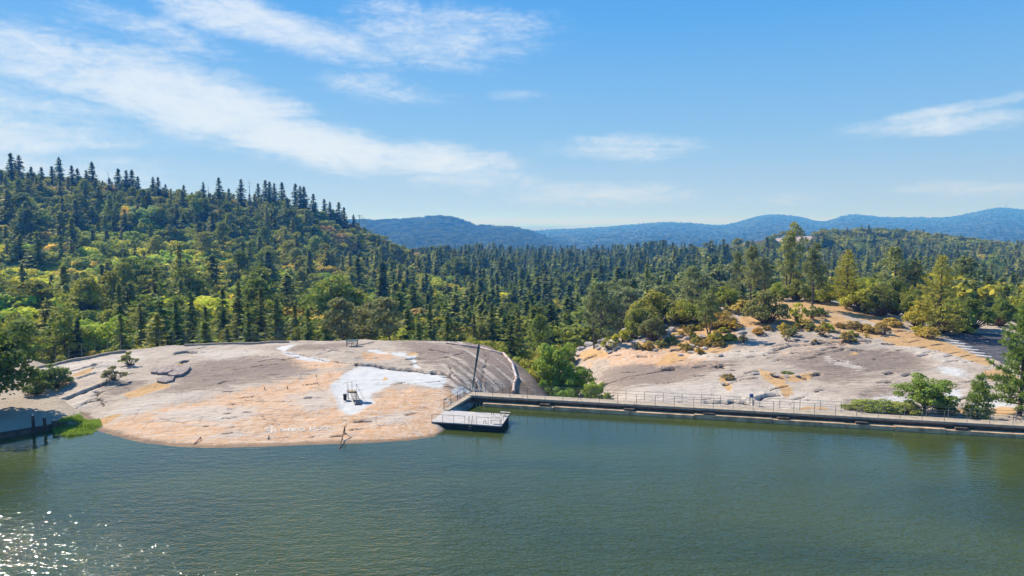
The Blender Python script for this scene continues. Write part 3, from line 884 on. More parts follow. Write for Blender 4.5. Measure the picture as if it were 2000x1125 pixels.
class Cards:
    """leaf-sized faces: a diamond or a spray of needles each"""

    def __init__(self):
        self.c, self.u, self.v = [], [], []

    def add(self, c, u, v):
        self.c.append(c), self.u.append(u), self.v.append(v)

    def arrays(self):
        c, u, v = np.array(self.c), np.array(self.u), np.array(self.v)
        V = np.stack([c - u, c + v - u * .15, c + u, c - v - u * .15], 1).reshape(-1, 3)
        F = np.arange(len(V)).reshape(-1, 4)
        return V, F

    def mesh(self, name, mat):
        V, F = self.arrays()
        me = bpy.data.meshes.new(name)
        me.vertices.add(len(V))
        me.vertices.foreach_set('co', V.astype(np.float32).ravel())
        me.loops.add(F.size)
        me.loops.foreach_set('vertex_index', F.astype(np.int32).ravel())
        me.polygons.add(len(F))
        me.polygons.foreach_set('loop_start', np.arange(0, F.size, 4, dtype=np.int32))
        me.update(calc_edges=True)
        me.materials.append(mat)
        return me


def unit(v):
    return v / max(np.linalg.norm(v), 1e-9)


def mb_mesh(mb, name, mat, smooth=True):
    me = bpy.data.meshes.new(name)
    me.from_pydata(mb.v, [], mb.f)
    if smooth:
        me.polygons.foreach_set('use_smooth', np.ones(len(me.polygons), bool))
    me.materials.append(mat)
    return me


def conifer_proto(seed, R, base, levels, per, droop, size, ragged=.25, power=.8):
    r = np.random.default_rng(seed)
    K = Cards()
    T = MB()
    bend = r.normal(0, .008, 2)
    T.tube([(bend[0] * z * z * 2, bend[1] * z * z * 2, z) for z in (0, .15, .35, .6, .82, .985)], [.0145, .0125, .0105, .007, .0035, .0008], 6)
    lop = r.uniform(0, 6.3)
    for i in range(levels):
        t = (i + r.uniform(0, .9)) / levels
        z = base + (.985 - base) * t
        Lm = R * min(1.0, (1 - t) ** power * 1.08 + .04) * (min(1, .45 + t * 3.2))
        n = max(3, int(per * (1 - .35 * t)))
        a0 = r.uniform(0, 6.3)
        for k in range(n):
            if r.random() < ragged * .45:
                continue
            a = a0 + 6.283 * k / n + r.normal(0, .25)
            L = Lm * r.uniform(1 - ragged * 1.6, 1.12) * (1 + .16 * math.cos(a - lop))
            o = np.array([math.cos(a), math.sin(a), 0])
            s = np.array([-o[1], o[0], 0])
            dr = droop * r.uniform(.5, 1.5)
            if L > .06 and i % 3 == 0:
                T.tube([(0, 0, z), tuple(o * L * .75 + np.array([0, 0, z - dr * L * .5]))], [.0028, .001], 3, False)
            m = max(2, int(L / size * 1.5) + 1)
            for j in range(m):
                f = (j + r.uniform(.2, 1.0)) / m
                p = o * L * f + s * r.normal(0, .12) * L * f + np.array([0, 0, z - dr * L * f * f + r.normal(0, .006)])
                d = unit(o * r.uniform(.5, 1.0) + s * r.normal(0, .75) + np.array([0, 0, -dr * f + r.normal(.08, .28)]))
                nrm = unit(np.array([0, 0, 1.0]) + r.normal(0, .55, 3))
                v = unit(np.cross(d, nrm))
                q = size * r.uniform(.7, 1.3)
                K.add(p, d * q * .72, v * q * .40)
    for j in range(10):
        z = .93 + .075 * j / 10
        K.add(np.array([r.normal(0, .004), r.normal(0, .004), z]), np.array([0, 0, size * .6]), unit(r.normal(0, 1, 3)) * size * .22)
    return K.mesh("crown", M_NEEDLE), mb_mesh(T, "trunk", M_BARK)


def clump_cards(K, r, c, rad, n, size, up=.25, flat=1.0, needle=False):
    for _ in range(n):
        d = unit(r.normal(0, 1, 3))
        if d[2] < -.35 and r.random() < .7:
            d[2] *= -1
        p = c + d * np.array([1, 1, flat]) * rad * r.uniform(.62, 1.06)
        nrm = unit(d + r.normal(0, .55, 3) + np.array([0, 0, up]))
        u = unit(np.cross(nrm, r.normal(0, 1, 3)))
        v = np.cross(nrm, u)
        if needle:
            u = unit(d * .6 + np.array([0, 0, .4]) + r.normal(0, .6, 3))
            v = unit(np.cross(u, r.normal(0, 1, 3)))
            q = size * r.uniform(.7, 1.3)
            K.add(p, u * q * .75, v * q * .36)
        else:
            q = size * r.uniform(.65, 1.35)
            K.add(p, u * q * .6, v * q * .46)


def broad_proto(seed, W, base, clumps, per, size, lumps=.2, tall=1.0):
    """rounded crown of leaf clumps on forking limbs; W = half width for height 1"""
    r = np.random.default_rng(seed)
    K, T = Cards(), MB()
    cz = (base + 1) / 2
    H = (1 - base) / 2
    T.tube([(0, 0, 0), (.01, 0, base * .6), (.02, .01, base + .12)], [.026, .021, .017], 7)
    ph = r.uniform(0, 6.3, 4)
    for i in range(clumps):
        z = r.uniform(-.9, .86)
        a = r.uniform(0, 6.283)
        rr = math.sqrt(max(0, 1 - z * z))
        bul = 1 + lumps * math.sin(2 * a + ph[0]) * .8 + lumps * math.sin(3 * a + 2.2 * z + ph[1])
        f = r.uniform(.50, .90) if r.random() < .85 else r.uniform(.1, .5)
        lift = .25 * (z < 0) * r.random()
        c = np.array([math.cos(a) * rr * W * f * bul, math.sin(a) * rr * W * f * bul, cz + H * (z + lift) * .86 * (f + .12)])
        rad = (W + H) * .5 * r.uniform(.19, .33)
        clump_cards(K, r, c, rad, int(per * r.uniform(.7, 1.3)), size, .3, .72)
        if i % 3 == 0:
            T.tube([(.015, .005, base * r.uniform(.7, 1.2)), tuple(c * np.array([.45, .45, 1]) + np.array([0, 0, -.1 * H])), tuple(c)], [.011, .007, .002], 4, False)
    return K.mesh("crown", M_LEAF), mb_mesh(T, "trunk", M_GREYBARK)


def grey_pine_proto(seed, fork, W, base, clumps, per, size, lean=0.0):
    """thin, see-through pine with a forked, leaning trunk and upswept needle tufts"""
    r = np.random.default_rng(seed)
    K, T = Cards(), MB()
    stems = []
    n = fork
    for k in range(n):
        a = 6.283 * k / max(n, 1) + r.uniform(-.4, .4)
        sp = (.055 if n > 1 else 0.0) * r.uniform(.7, 1.4)
        top = .96 if k == 0 else r.uniform(.78, .93)
        pts = []
        for z in (0, .12, .28, .45, .62, .8, 1.0):
            zz = z * top
            q = min(1, max(0, (z - .05) / .3))
            pts.append(np.array([lean * zz + math.cos(a) * sp * q + r.normal(0, .006) * z, math.sin(a) * sp * q + r.normal(0, .006) * z, zz]))
        T.tube([tuple(p) for p in pts], [.0165, .0145, .012, .0095, .007, .0045, .0015], 6)
        stems.append(pts)
    for i in range(clumps):
        st = stems[i % n]
        t = base + (1.02 - base) * (i + r.random()) / clumps
        j = min(5, int(t * 6))
        p0 = st[j] + (st[j + 1] - st[j]) * (t * 6 - j)
        a = r.uniform(0, 6.283)
        prof = math.sin(math.pi * min(1, .18 + .82 * (t - base) / (1.03 - base)) ** .9) * .9 + .12
        L = W * prof * r.uniform(.25, 1.1)
        c = p0 + np.array([math.cos(a) * L, math.sin(a) * L, L * r.uniform(.1, .7)])
        T.tube([tuple(p0), tuple(p0 * .45 + c * .55 + np.array([0, 0, -.01])), tuple(c)], [.004, .0028, .0012], 3, False)
        clump_cards(K, r, c, r.uniform(.04, .075), per, size, .3, .8, True)
    return K.mesh("crown", M_NEEDLE), mb_mesh(T, "trunk", M_GREYBARK)


def pine_proto(seed, R, base, whorls, size, per_tuft):
    """foreground pine: whorled limbs that end in bundles of long needles"""
    r = np.random.default_rng(seed)
    K, T = Cards(), MB()
    T.tube([(0, 0, 0), (.004, 0, .25), (-.003, .003, .5), (.002, 0, .75), (0, 0, .99)], [.024, .02, .0145, .008, .0015], 8)
    for i in range(whorls):
        t = (i + r.uniform(0, .6)) / whorls
        z = base + (.97 - base) * t
        Lm = R * (1 - t) ** .7 * min(1, .75 + t * 2)
        n = r.integers(4, 7)
        a0 = r.uniform(0, 6.3)
        for k in range(n):
            a = a0 + 6.283 * k / n + r.normal(0, .25)
            L = max(.03, Lm * r.uniform(.6, 1.12))
            o = np.array([math.cos(a), math.sin(a), 0])
            s = np.array([-o[1], o[0], 0])
            rise = r.uniform(-.12, .22) + .5 * t
            tip = o * L + np.array([0, 0, z + rise * L])
            mid = o * L * .55 + np.array([0, 0, z + rise * L * .3 - .02 * L])
            T.tube([(0, 0, z), tuple(mid), tuple(tip)], [.006 * (1.1 - t), .004 * (1.1 - t), .0012], 4, False)
            nt = max(3, int(L / .026))
            for j in range(nt):
                f = .28 + .76 * (j + r.random()) / nt
                lat = r.normal(0, .22) * L * f
                p = o * L * f + s * lat + np.array([0, 0, z + rise * L * f * f + abs(lat) * .15])
                if abs(lat) > .03:
                    T.tube([tuple(o * L * f * .85 + np.array([0, 0, z + rise * L * f * f * .85])), tuple(p)], [.0016, .0008], 3, False)
                for _ in range(per_tuft):
                    d = unit(o * .55 + s * lat / max(L, .01) + r.normal(0, .62, 3) + np.array([0, 0, .35]))
                    v = unit(np.cross(d, r.normal(0, 1, 3)))
                    q = size * r.uniform(.75, 1.25)
                    K.add(p + d * q * .55, d * q * .62, v * q * .13)
    return K.mesh("crown", M_NEEDLE), mb_mesh(T, "trunk", M_BARK)


def shrub_proto(seed, clumps, per, size, flat=.75, open_=.0):
    """low many-stemmed bush, 1 wide and about `flat` high"""
    r = np.random.default_rng(seed)
    K, T = Cards(), MB()
    for i in range(clumps):
        a, f = r.uniform(0, 6.283), math.sqrt(r.random())
        h = flat * (1 - .62 * f * f) * r.uniform(.45 if not open_ else .55, .92)
        c = np.array([math.cos(a) * f * .40, math.sin(a) * f * .40, h])
        clump_cards(K, r, c, r.uniform(.085, .15) * (1 - open_ * .35), int(per * r.uniform(.7, 1.3)), size, .35, .8)
        T.tube([(math.cos(a) * .03, math.sin(a) * .03, 0), tuple(c * np.array([.5, .5, .45])), tuple(c)], [.016, .011, .004], 4, False)
    return K.mesh("foliage", M_LEAF), mb_mesh(T, "stems", M_TWIG)


FIR = [conifer_proto(100 + i, R, b, lv, pr, dr, .036, rg * 1.1 + .03, pw) for i, (R, b, lv, pr, dr, rg, pw) in enumerate(
    [(.155, .10, 50, 8, .35, .20, .80), (.125, .06, 54, 8, .42, .18, .72), (.185, .14, 46, 8, .28, .26, .85), (.145, .18, 46, 7, .38, .34, .70), (.11, .12, 50, 7, .5, .28, .62), (.20, .08, 46, 8, .22, .24, .95), (.24, .10, 40, 8, .30, .40, .85), (.20, .22, 36, 8, .18, .42, .55)])]
OPENFIR = [conifer_proto(140 + i, R, b, 30, 7, .12, .046, .42, pw) for i, (R, b, pw) in enumerate([(.17, .25, .62), (.20, .2, .75)])]
OAK = [broad_proto(200 + i, W, b, c, 62, .062, lu) for i, (W, b, c, lu) in enumerate([(.52, .16, 44, .14), (.46, .14, 40, .2), (.60, .2, 50, .18), (.40, .12, 38, .16), (.55, .22, 46, .22)])]
FINE = [broad_proto(230 + i, W, b, c, 130, .034, lu) for i, (W, b, c, lu) in enumerate([(.50, .10, 62, .18), (.36, .08, 52, .24), (.62, .12, 70, .16)])]
GREY = [grey_pine_proto(260 + i, f, W, b, c, 52, .027, ln) for i, (f, W, b, c, ln) in enumerate([(1, .17, .36, 46, .03), (2, .20, .38, 58, -.04), (1, .15, .44, 36, -.05), (2, .17, .36, 50, .08), (1, .15, .60, 40, .02), (2, .15, .58, 44, -.02)])]
PINE = [pine_proto(290, .36, .10, 17, .040, 13), pine_proto(291, .40, .05, 14, .06, 11)]
CONE = [pine_proto(294, .30, .13, 24, .034, 7), pine_proto(295, .36, .10, 24, .034, 7)]
SHRUB = [shrub_proto(310 + i, c, 46, s, fl, op) for i, (c, s, fl, op) in enumerate([(34, .060, .72, 0), (28, .065, .58, 0), (22, .060, .85, .5), (40, .055, .66, 0)])]
BIGBUSH = [shrub_proto(330 + i, c, 85, .036, fl, 0) for i, (c, fl) in enumerate([(52, .74), (46, .62), (58, .86)])]


def plant(name, proto, loc, h, tint, label, cat, group, rz=0.0, wide=1.0, parts=("crown", "trunk"), lean=None):
    e = empty(name, loc, label, cat, group, rz)
    e.scale = (h * wide, h * wide, h)
    if lean:
        e.rotation_euler = (lean[0], lean[1], rz)
    for me, nm in zip(proto, parts):
        o = link(bpy.data.objects.new(nm, me), e)
        if nm in ("crown", "foliage"):
            o['tint'] = [float(c) for c in tint]
    return e


PLANTS = []           # what stands by hand: (x, y, radius) keeps the scattered wood clear of it


def size_px(loc, px):
    return px * loc[1] / FPX


def stand(name, proto, bx, by, top, tint, label, cat, group=None, wide=1.0, dist=None, rz=None, parts=("crown", "trunk"), lean=None, sink=.1):
    """a plant rooted where photo point (bx, by) meets the ground (or at a given distance), reaching up to photo row `top`"""
    if dist is None:
        p = spot(bx, by)
    else:
        x = (bx - 1000) / FPX * dist
        p = Vector((x, dist, ground_z(x, dist)))
    zt = CAM_H + (432 - top) / FPX * p.y
    h = max(.4, zt - p.z)
    PLANTS.append((p.x, p.y, 2.2))
    return plant(name, proto, (p.x, p.y, p.z - sink), h, tint, label, cat, group, random.uniform(0, 6.28) if rz is None else rz, wide, parts, lean)


random.seed(5)
ordn_ = ["first", "second", "third", "fourth", "fifth", "sixth", "seventh", "eighth", "ninth", "tenth", "eleventh", "twelfth", "thirteenth", "fourteenth"]
# --- trees one can name
YG, PG, DG, GG = (.185, .165, .022), (.085, .105, .030), (.035, .055, .018), (.155, .16, .065)
G_RIDGE = "pines on the sandy crest"
stand("grey_pine", GREY[3], 1536, 583, 436, GG, "tall sparse grey-green pine with forked leaning trunk at the top of the dirt path", "pine tree", G_RIDGE, .85, rz=.2)
stand("grey_pine", GREY[1], 1586, 602, 474, (.085, .095, .045), "dusky twin-topped pine with dark bare stems beside the dirt path", "pine tree", G_RIDGE, .85, rz=1.0)
stand("pine_tree", CONE[0], 1652, 601, 484, YG, "yellow-green cone-shaped pine standing alone on the edge of the dirt path", "pine tree", G_RIDGE)
stand("pine_tree", CONE[1], 1832, 653, 495, (.18, .165, .03), "broad yellow-green pine with tiered branches near the parking lot", "pine tree", G_RIDGE)
stand("grey_pine", GREY[0], 1752, 0, 482, (.115, .125, .045), "flat-topped open pine with a bent dark trunk behind the crest bushes", "pine tree", G_RIDGE, 1.2, dist=150, rz=2)
stand("grey_pine", GREY[1], 1385, 661, 556, (.105, .115, .04), "pine with V-shaped twin trunks among the boulders", "pine tree", G_RIDGE, 1.1, rz=0.05)
stand("grey_pine", GREY[2], 1160, 681, 568, (.10, .105, .055), "thin greyish pine with a leaning dark trunk at the left tip of the granite slope", "pine tree", G_RIDGE, .95, rz=.6)
stand("grey_pine", GREY[0], 1468, 0, 480, (.115, .12, .05), "taller of two pale sparse pines left of the forked crest pine", "pine tree", G_RIDGE, 1.05, dist=140, rz=1)
stand("grey_pine", GREY[2], 1436, 0, 492, (.095, .105, .05), "shorter of two pale sparse pines left of the forked crest pine", "pine tree", G_RIDGE, 1.0, dist=146, rz=3)
stand("grey_pine", GREY[3], 1497, 0, 505, (.105, .115, .055), "thin grey pine just behind the round bush on the crest", "pine tree", G_RIDGE, .95, dist=140, rz=4)
stand("grey_pine", GREY[0], 1356, 0, 519, (.11, .125, .055), "pale narrow pine rising behind the big green crest thicket", "pine tree", G_RIDGE, 1.2, dist=150, rz=4)
stand("grey_pine", GREY[1], 1222, 0, 546, (.10, .115, .06), "greyish pine left of the big green crest thicket", "pine tree", G_RIDGE, 1.2, dist=150, rz=2)
stand("grey_pine", GREY[0], 1178, 0, 552, (.09, .11, .05), "grey-green pine behind the leaning pine at the slope's tip", "pine tree", G_RIDGE, 1.3, dist=150, rz=3)
stand("fir_tree", FIR[4], 1264, 0, 512, (.105, .125, .05), "slim pale conifer spire behind the big green crest thicket", "conifer", None, 1.1, dist=165)
stand("grey_pine", GREY[1], 1790, 0, 508, (.115, .12, .045), "short open pine between the flat-topped pine and the tiered pine", "pine tree", G_RIDGE, 1.1, dist=150, rz=5)
stand("grey_pine", GREY[0], 1880, 0, 500, (.085, .095, .035), "thin dark pine rising behind the tiered yellow-green pine", "pine tree", G_RIDGE, 1.2, dist=165, rz=5)
stand("pine_tree", PINE[0], 1991, 812, 588, (.085, .115, .026), "large dark green pine cut by the photo's edge above the walkway", "pine tree", None, .80, rz=.4)
stand("pine_tree", PINE[1], 1909, 818, 732, (.10, .13, .03), "small young pine just behind the walkway railing", "pine tree", None, .9, rz=2)
stand("leafy_tree", FINE[0], 1806, 806, 732, (.10, .135, .028), "small leafy green tree behind the walkway railing", "tree", None, 1.35, rz=1)
for bx, by, tp, wd, tn, lb in ((1690, 800, 776, 1.4, (.15, .17, .04), "yellowish low bush behind the railing, farthest from the young pine"), (1722, 802, 777, 1.4, (.13, .15, .035), "low green bush behind the railing beside the yellowish one"),
                               (1758, 804, 772, 1.3, (.15, .16, .035), "yellow-green bush behind the railing touching the small leafy tree"), (1845, 808, 770, .8, (.07, .105, .025), "dark green bush on the young pine's side of the leafy tree"),
                               (1782, 804, 785, 1.3, (.17, .15, .03), "golden-tinged bush under the small leafy tree"), (1655, 797, 786, 1.3, (.14, .15, .04), "smallest low bush behind the railing")):
    stand("bush", BIGBUSH[random.randrange(3)], bx, by, tp, tn, lb, "bush", "bushes along the walkway", wd * 1.5, parts=("foliage", "stems"))
stand("oak_tree", FINE[0], -18, 808, 622, (.048, .07, .016), "big dark shady oak at the left shore", "tree", None, 1.12, rz=.5)
stand("oak_tree", FINE[0], -100, 806, 600, (.050, .07, .016), "dark oak half outside the picture beside the shady shore oak", "tree", None, 1.0, rz=2.5)
stand("bush", BIGBUSH[2], 104, 757, 700, (.075, .105, .035), "large grey-green bush at the left edge of the dome", "bush", None, 1.25, parts=("foliage", "stems"))
stand("bush", BIGBUSH[0], 72, 770, 728, (.06, .08, .028), "darker bush between the shore oak and the grey-green bush", "bush", None, 1.3, parts=("foliage", "stems"))
stand("shrub", SHRUB[2], 256, 713, 680, (.14, .14, .05), "upper of two airy shrubs growing on the bare dome", "shrub", "two shrubs on the dome", 1.35, parts=("foliage", "stems"))
stand("shrub", SHRUB[2], 226, 742, 708, (.13, .12, .055), "lower of two airy shrubs growing on the bare dome", "shrub", "two shrubs on the dome", 1.45, rz=2, parts=("foliage", "stems"))
G_GUL = "trees in the gully beside the walkway"
for pr, bx, d, tp, wd, tn, lb in ((FINE[1], 1086, 88, 655, .9, (.115, .145, .022), "tallest leafy green tree in the gully behind the walkway"), (FINE[0], 1128, 86, 712, 1.1, (.10, .14, .02), "rounded green tree on the granite slope's side of the gully"),
                                  (FINE[1], 1054, 96, 690, 1.0, (.175, .15, .025), "yellowish leafy tree in the gully beside the dome"), (FINE[0], 1165, 80, 745, 1.2, (.13, .16, .03), "low bright green tree at the gully's edge by the railing"),
                                  (FINE[2], 1062, 84, 742, .8, (.09, .135, .02), "low dark green bush-like tree at the foot of the dome"), (FINE[1], 1072, 102, 664, .9, (.16, .135, .035), "autumn-tinged slender tree at the back of the gully"),
                                  (FINE[0], 1105, 84, 752, 1.2, (.10, .15, .02), "low green crown in front of the gully trees"), (FINE[0], 1190, 78, 768, 1.1, (.14, .16, .04), "smallest green crown just behind the railing at the gully"),
                                  (FINE[2], 1030, 104, 712, .8, (.14, .16, .025), "yellow-green tree peeking over the dome's right shoulder"), (FINE[0], 1115, 104, 680, .9, (.085, .11, .03), "dull green tree under the leaning pine")):
    stand("leafy_tree", pr, bx, 0, tp, [v * 1.1 for v in tn], lb, "tree", G_GUL, wd * .85, dist=d)
stand("fir_tree", FIR[1], 143, 0, 622, (.030, .05, .02), "dark column-shaped conifer just behind the left end of the dome", "conifer", None, 1.15, dist=112)
stand("leafy_tree", FINE[0], 176, 0, 612, (.19, .23, .03), "bright lime-green tree beside the column-shaped conifer", "tree", None, 1.0, dist=122)
stand("leafy_tree", FINE[0], 195, 0, 618, (.20, .235, .028), "smaller lime-green tree beside the brighter lime one", "tree", None, .9, dist=120)
stand("grey_pine", GREY[4], 672, 0, 585, (.11, .105, .05), "thin pine with dark slanting trunk behind the bench", "pine tree", None, 1.3, dist=116, rz=.1, lean=(0, -.10))
stand("grey_pine", GREY[4], 768, 0, 582, (.12, .12, .055), "pale pine with dark trunk leaning away from the bench", "pine tree", None, 1.4, dist=116, rz=.1, lean=(0, -.16))
stand("grey_pine", GREY[5], 716, 0, 590, (.15, .135, .06), "pale dry-looking pine between the two leaning pines", "pine tree", None, 1.5, dist=122)
stand("leafy_tree", FINE[1], 262, 0, 396, (.42, .26, .03), "golden autumn tree high on the wooded hill", "tree", None, .8, dist=395)
stand("leafy_tree", FINE[0], 290, 0, 396, (.15, .20, .055), "pale green tree beside the golden one on the hill", "tree", None, 1.1, dist=398)
# tall conifers close behind the dome
BACK = [(228, 552, 128), (268, 590, 120), (310, 548, 126), (338, 582, 122), (368, 566, 134), (396, 596, 122), (432, 560, 140), (463, 545, 130), (480, 585, 121), (507, 556, 128), (536, 578, 124), (572, 592, 138), (598, 600, 122), (632, 606, 132), (815, 612, 126), (838, 590, 140), (872, 606, 130), (925, 612, 128), (960, 590, 150), (1012, 604, 140)]
for i, (bx, tp, d) in enumerate(BACK):
    lb = ("tall olive-dark conifer close behind the dome between shrubs and bench, %s from the left" % ordn_[i]) if i < 14 else ("tall conifer close behind the dome's brushy right half, %s from the left" % ordn_[i - 14])
    stand("fir_tree", (FIR[0], FIR[3], OPENFIR[0], FIR[5], OPENFIR[1], FIR[2])[i % 6], bx, 0, tp, (.062 + .03 * random.random(), .080 + .02 * random.random(), .022), lb, "conifer", "conifers close behind the dome", 1.15, dist=d)
# spires that break the skyline of the hill
SKY = [(10, 330), (34, 300), (50, 304), (72, 326), (92, 327), (112, 325), (127, 308), (150, 324), (161, 330), (178, 333), (190, 317), (222, 348), (240, 330), (255, 333), (266, 332), (277, 345), (306, 346), (316, 346), (330, 360), (365, 362),
       (403, 356), (433, 347), (452, 368), (476, 350), (509, 358), (523, 352), (531, 355), (540, 358), (555, 356), (581, 359), (590, 363), (597, 364), (615, 378), (636, 388), (647, 393), (664, 394), (674, 404), (692, 418)]
ordn = ["first", "second", "third", "fourth", "fifth", "sixth", "seventh", "eighth", "ninth", "tenth", "eleventh", "twelfth", "thirteenth", "fourteenth", "fifteenth", "sixteenth", "seventeenth", "eighteenth", "nineteenth", "twentieth"]
for i, (bx, tp) in enumerate(SKY):
    d = 432 + 110 * max(0, bx / 700) ** 1.3 + random.uniform(-8, 8)
    lb = "dark spire conifer on the hill's skyline, %s from the photo's left edge" % ordn[i] if i < 19 else "dark spire conifer on the hill's skyline, %s from its low end" % ordn[len(SKY) - 1 - i]
    stand("fir_tree", FIR[(0, 2, 3, 5, 0, 2, 3)[i % 7]], bx, 0, tp, (.022 + .012 * random.random(), .040 + .012 * random.random(), .022), lb, "conifer", "spires on the hill's skyline", 1.5, dist=d)
for i, (bx, tp) in enumerate(((220, 362 - 26), (492, 353), (366, 360), (412, 362))):
    x, d = (bx - 1000) / FPX * 450, 450.0 + (i > 0) * 25
    x = (bx - 1000) / FPX * d
    z = ground_z(x, d)
    e = empty("dead_tree", (x, d, z), ["bare dead snag on the skyline right of the fourth tall spire group", "tallest bare snag pole on the hill's skyline", "thin bare snag on the middle of the skyline", "short bare snag beside the middle skyline spire"][i], "dead tree", "bare snags on the skyline")
    h = CAM_H + (432 - tp) / FPX * d - z
    b = MB().tube([(0, 0, 0), (.1, 0, h * .6), (0, .1, h)], [.35, .25, .06], 5)
    b.build("trunk", M_GREYBARK, e)
    for k in range(7):
        a, zz = random.uniform(0, 6.28), h * random.uniform(.6, .95)
        MB().tube([(0, 0, zz), (1.6 * math.cos(a), 1.6 * math.sin(a), zz + .8)], [.1, .03], 4).build("bare_branch", M_GREYBARK, e)

# ------------------------------------------------------------------ the wood: every tree placed on the ground; the largest in view are things, the rest one mass
rng = np.random.default_rng(77)
cand = []
for y0 in np.arange(104, 1000, 3.2):
    sp = 4.6 + y0 * .0066
    if rng.random() > 3.2 / sp * 1.02:
        continue
    half = y0 * .83 + 22
    n = int(2 * half / sp)
    xs_ = -half + (np.arange(n) + rng.uniform(.05, .95, n)) * sp
    cand += [(x, y0 + rng.uniform(-1.6, 1.6)) for x in xs_]
cand = np.array(cand)
CX, CY = cand[:, 0], cand[:, 1]
CZ = valley(CX, CY)
keep = np.ones(len(CX), bool)
m = (CX > -68) & (CX < 14) & (CY < 112)
keep[m] &= dome_base(CX[m], CY[m]) < CZ[m] - 1.0
m = (CX > 2) & (CX < 91) & (CY < 168)
keep[m] &= outcrop(CX[m], CY[m]) < CZ[m] - .4
for x, y, r in PLANTS:
    keep &= np.hypot(CX - x, CY - y) > r
bpx, bqy = project(CX, CY, CZ + 1)
CLEAR = [[(705, 428), (722, 430), (790, 492), (815, 512), (780, 515), (742, 492), (715, 462)],                 # strip under the power line
         [(1335, 485), (1345, 470), (1390, 455), (1450, 450), (1600, 445), (1600, 480), (1480, 492), (1340, 498)]]       # bare rock on the far crest
dens = vnoise(CX * .02, CY * .02, 555)
for poly in CLEAR[:1]:
    keep &= ~in_poly(bpx, bqy, poly)
far_rock = in_poly(bpx, bqy, CLEAR[1]) & (CY > 700)
keep &= ~(far_rock & (rng.random(len(CX)) < .94))
keep &= ~((bpx > 1250) & (CY < 200) & (rng.random(len(CX)) < .5))
keep &= ~((bpx > 1380) & (bpx < 1900) & (CY >= 200) & (CY < 330) & (rng.random(len(CX)) < .45))
HOUSES = [("house", 1052, 655, 12, 9, 4.5, .3, "r", "small red-roofed house among dark conifers behind the dome"), ("house", 1068, 661, 14, 9, 4, -.2, "g", "grey-roofed house beside the red-roofed one"),
          ("house", 1088, 658, 14, 9, 4, .2, "w", "pale-roofed house nearest the gully trees"), ("house", 903, 546, 13, 9, 4.5, .4, "w", "tan house with pale roof in a gap of the valley conifers"),
          ("house", 772, 505, 10, 7, 3, .1, "w", "white-roofed house at the upper end of the red dirt track"), ("house", 789, 507, 12, 8, 3.5, -.3, "g", "grey-roofed house at the lower end of the red dirt track")]
for _, hx, hy, *_r in HOUSES:
    hp = spot(hx, hy)
    x, hd = hp.x, hp.y
    keep &= np.hypot(CX - x, CY - hd) > (7 if hd < 400 else 10)
    keep &= ~((np.abs(CX / CY - x / hd) < (9 if hd < 400 else 8) / FPX) & (CY < hd) & (CY > hd * .8))
CX, CY, CZ, bpx, bqy = (a[keep] for a in (CX, CY, CZ, bpx, bqy))
N = len(CX)
clump = fbm(CX * .022, CY * .022, 321, 3)
u = rng.random(N) + clump * .55
p_oak = np.full(N, .64)
lower_left = (bpx < 560) & (bqy > 560)
p_oak[lower_left] = .76
center = (bpx > 820) & (bpx < 1420) & (CY > 150)
p_oak[center] = .30
band = (bpx > 560) & (bpx < 960) & (bqy > 555) & (bqy < 640)
p_oak[band] = .55
p_oak[(bpx > 1300) & (CY > 640)] = .86
p_oak[(bpx > 1420) & (CY <= 650)] = .30
p_oak[(CY < 140) & (bpx < 900)] = .8
p_oak[(bpx < 760) & (CY > 380)] = .54
is_oak = u < p_oak
grey = (~is_oak) & (bpx > 1150) & (CY < 260) & (rng.random(N) < .5)
H = np.where(is_oak, rng.uniform(10, 17, N), rng.uniform(11, 23, N) * (.8 + .4 * rng.random(N)))
H[center & ~is_oak] *= 1.2
H[(bpx < 820) & (CY > 200) & ~is_oak] *= 1.08
H[(bpx > 1300) & (CY > 640)] *= .68
near_back = (CY < 150)
H[near_back] = np.where(is_oak[near_back], rng.uniform(4.5, 8.5, near_back.sum()), rng.uniform(9, 15, near_back.sum()))
brush = (CY < 122) & (bpx > 420) & (bpx < 960)
H[brush] = rng.uniform(2.2, 4.2, brush.sum())
is_oak[brush] = True
H[(CY > 120) & (CY < 200) & (bpx < 650) & ~is_oak] *= .92
# crowns that would stand above the skyline the photo shows are kept lower
lim_px = np.array([-900, 0, 100, 200, 300, 400, 500, 600, 660, 710, 760, 800, 900, 1000, 1100, 1200, 1300, 1400, 1500, 1600, 1700, 1800, 1900, 2000, 2900])
lim_py = np.array([318, 332, 340, 352, 363, 376, 378, 388, 410, 440, 470, 484, 474, 470, 476, 476, 466, 452, 443, 445, 436, 438, 450, 464, 470])
maxz = CAM_H + (432 - np.interp(bpx, lim_px, lim_py)) / FPX * CY
cap = np.where((bpx > 1150) & (CY < 300), np.interp(bpx, [1150, 1300, 1500, 1850, 2000], [560, 540, 520, 530, 545]), np.where((bpx < 820) & (CY < 165), 585, 0))
cap = np.where((bpx > 820) & (bpx <= 1150) & (CY < 420), np.interp(CY, [120, 200, 300, 420], [620, 585, 550, 515]), cap)
cap = np.where(cap > 0, cap + rng.uniform(-12, 25, len(CX)), 0)
maxz = np.where(cap > 0, np.minimum(maxz, CAM_H + (432 - cap) / FPX * CY), maxz)
ok = maxz - CZ > 3.0
H = np.minimum(H, np.maximum(maxz - CZ, 3.0))
CX, CY, CZ, bpx, bqy, is_oak, grey, H, clump = (a[ok] for a in (CX, CY, CZ, bpx, bqy, is_oak, grey, H, clump))
N = len(CX)
proto_i = rng.integers(0, 60, N)
WID = np.where(is_oak, rng.uniform(1.0, 1.4, N), rng.uniform(1.4, 2.3, N))
rot = rng.uniform(0, 6.283, N)
rounded = ~is_oak & ~grey & (rng.random(N) < np.where(bpx < 780, .34, .07))       # old round-headed pines among the spires
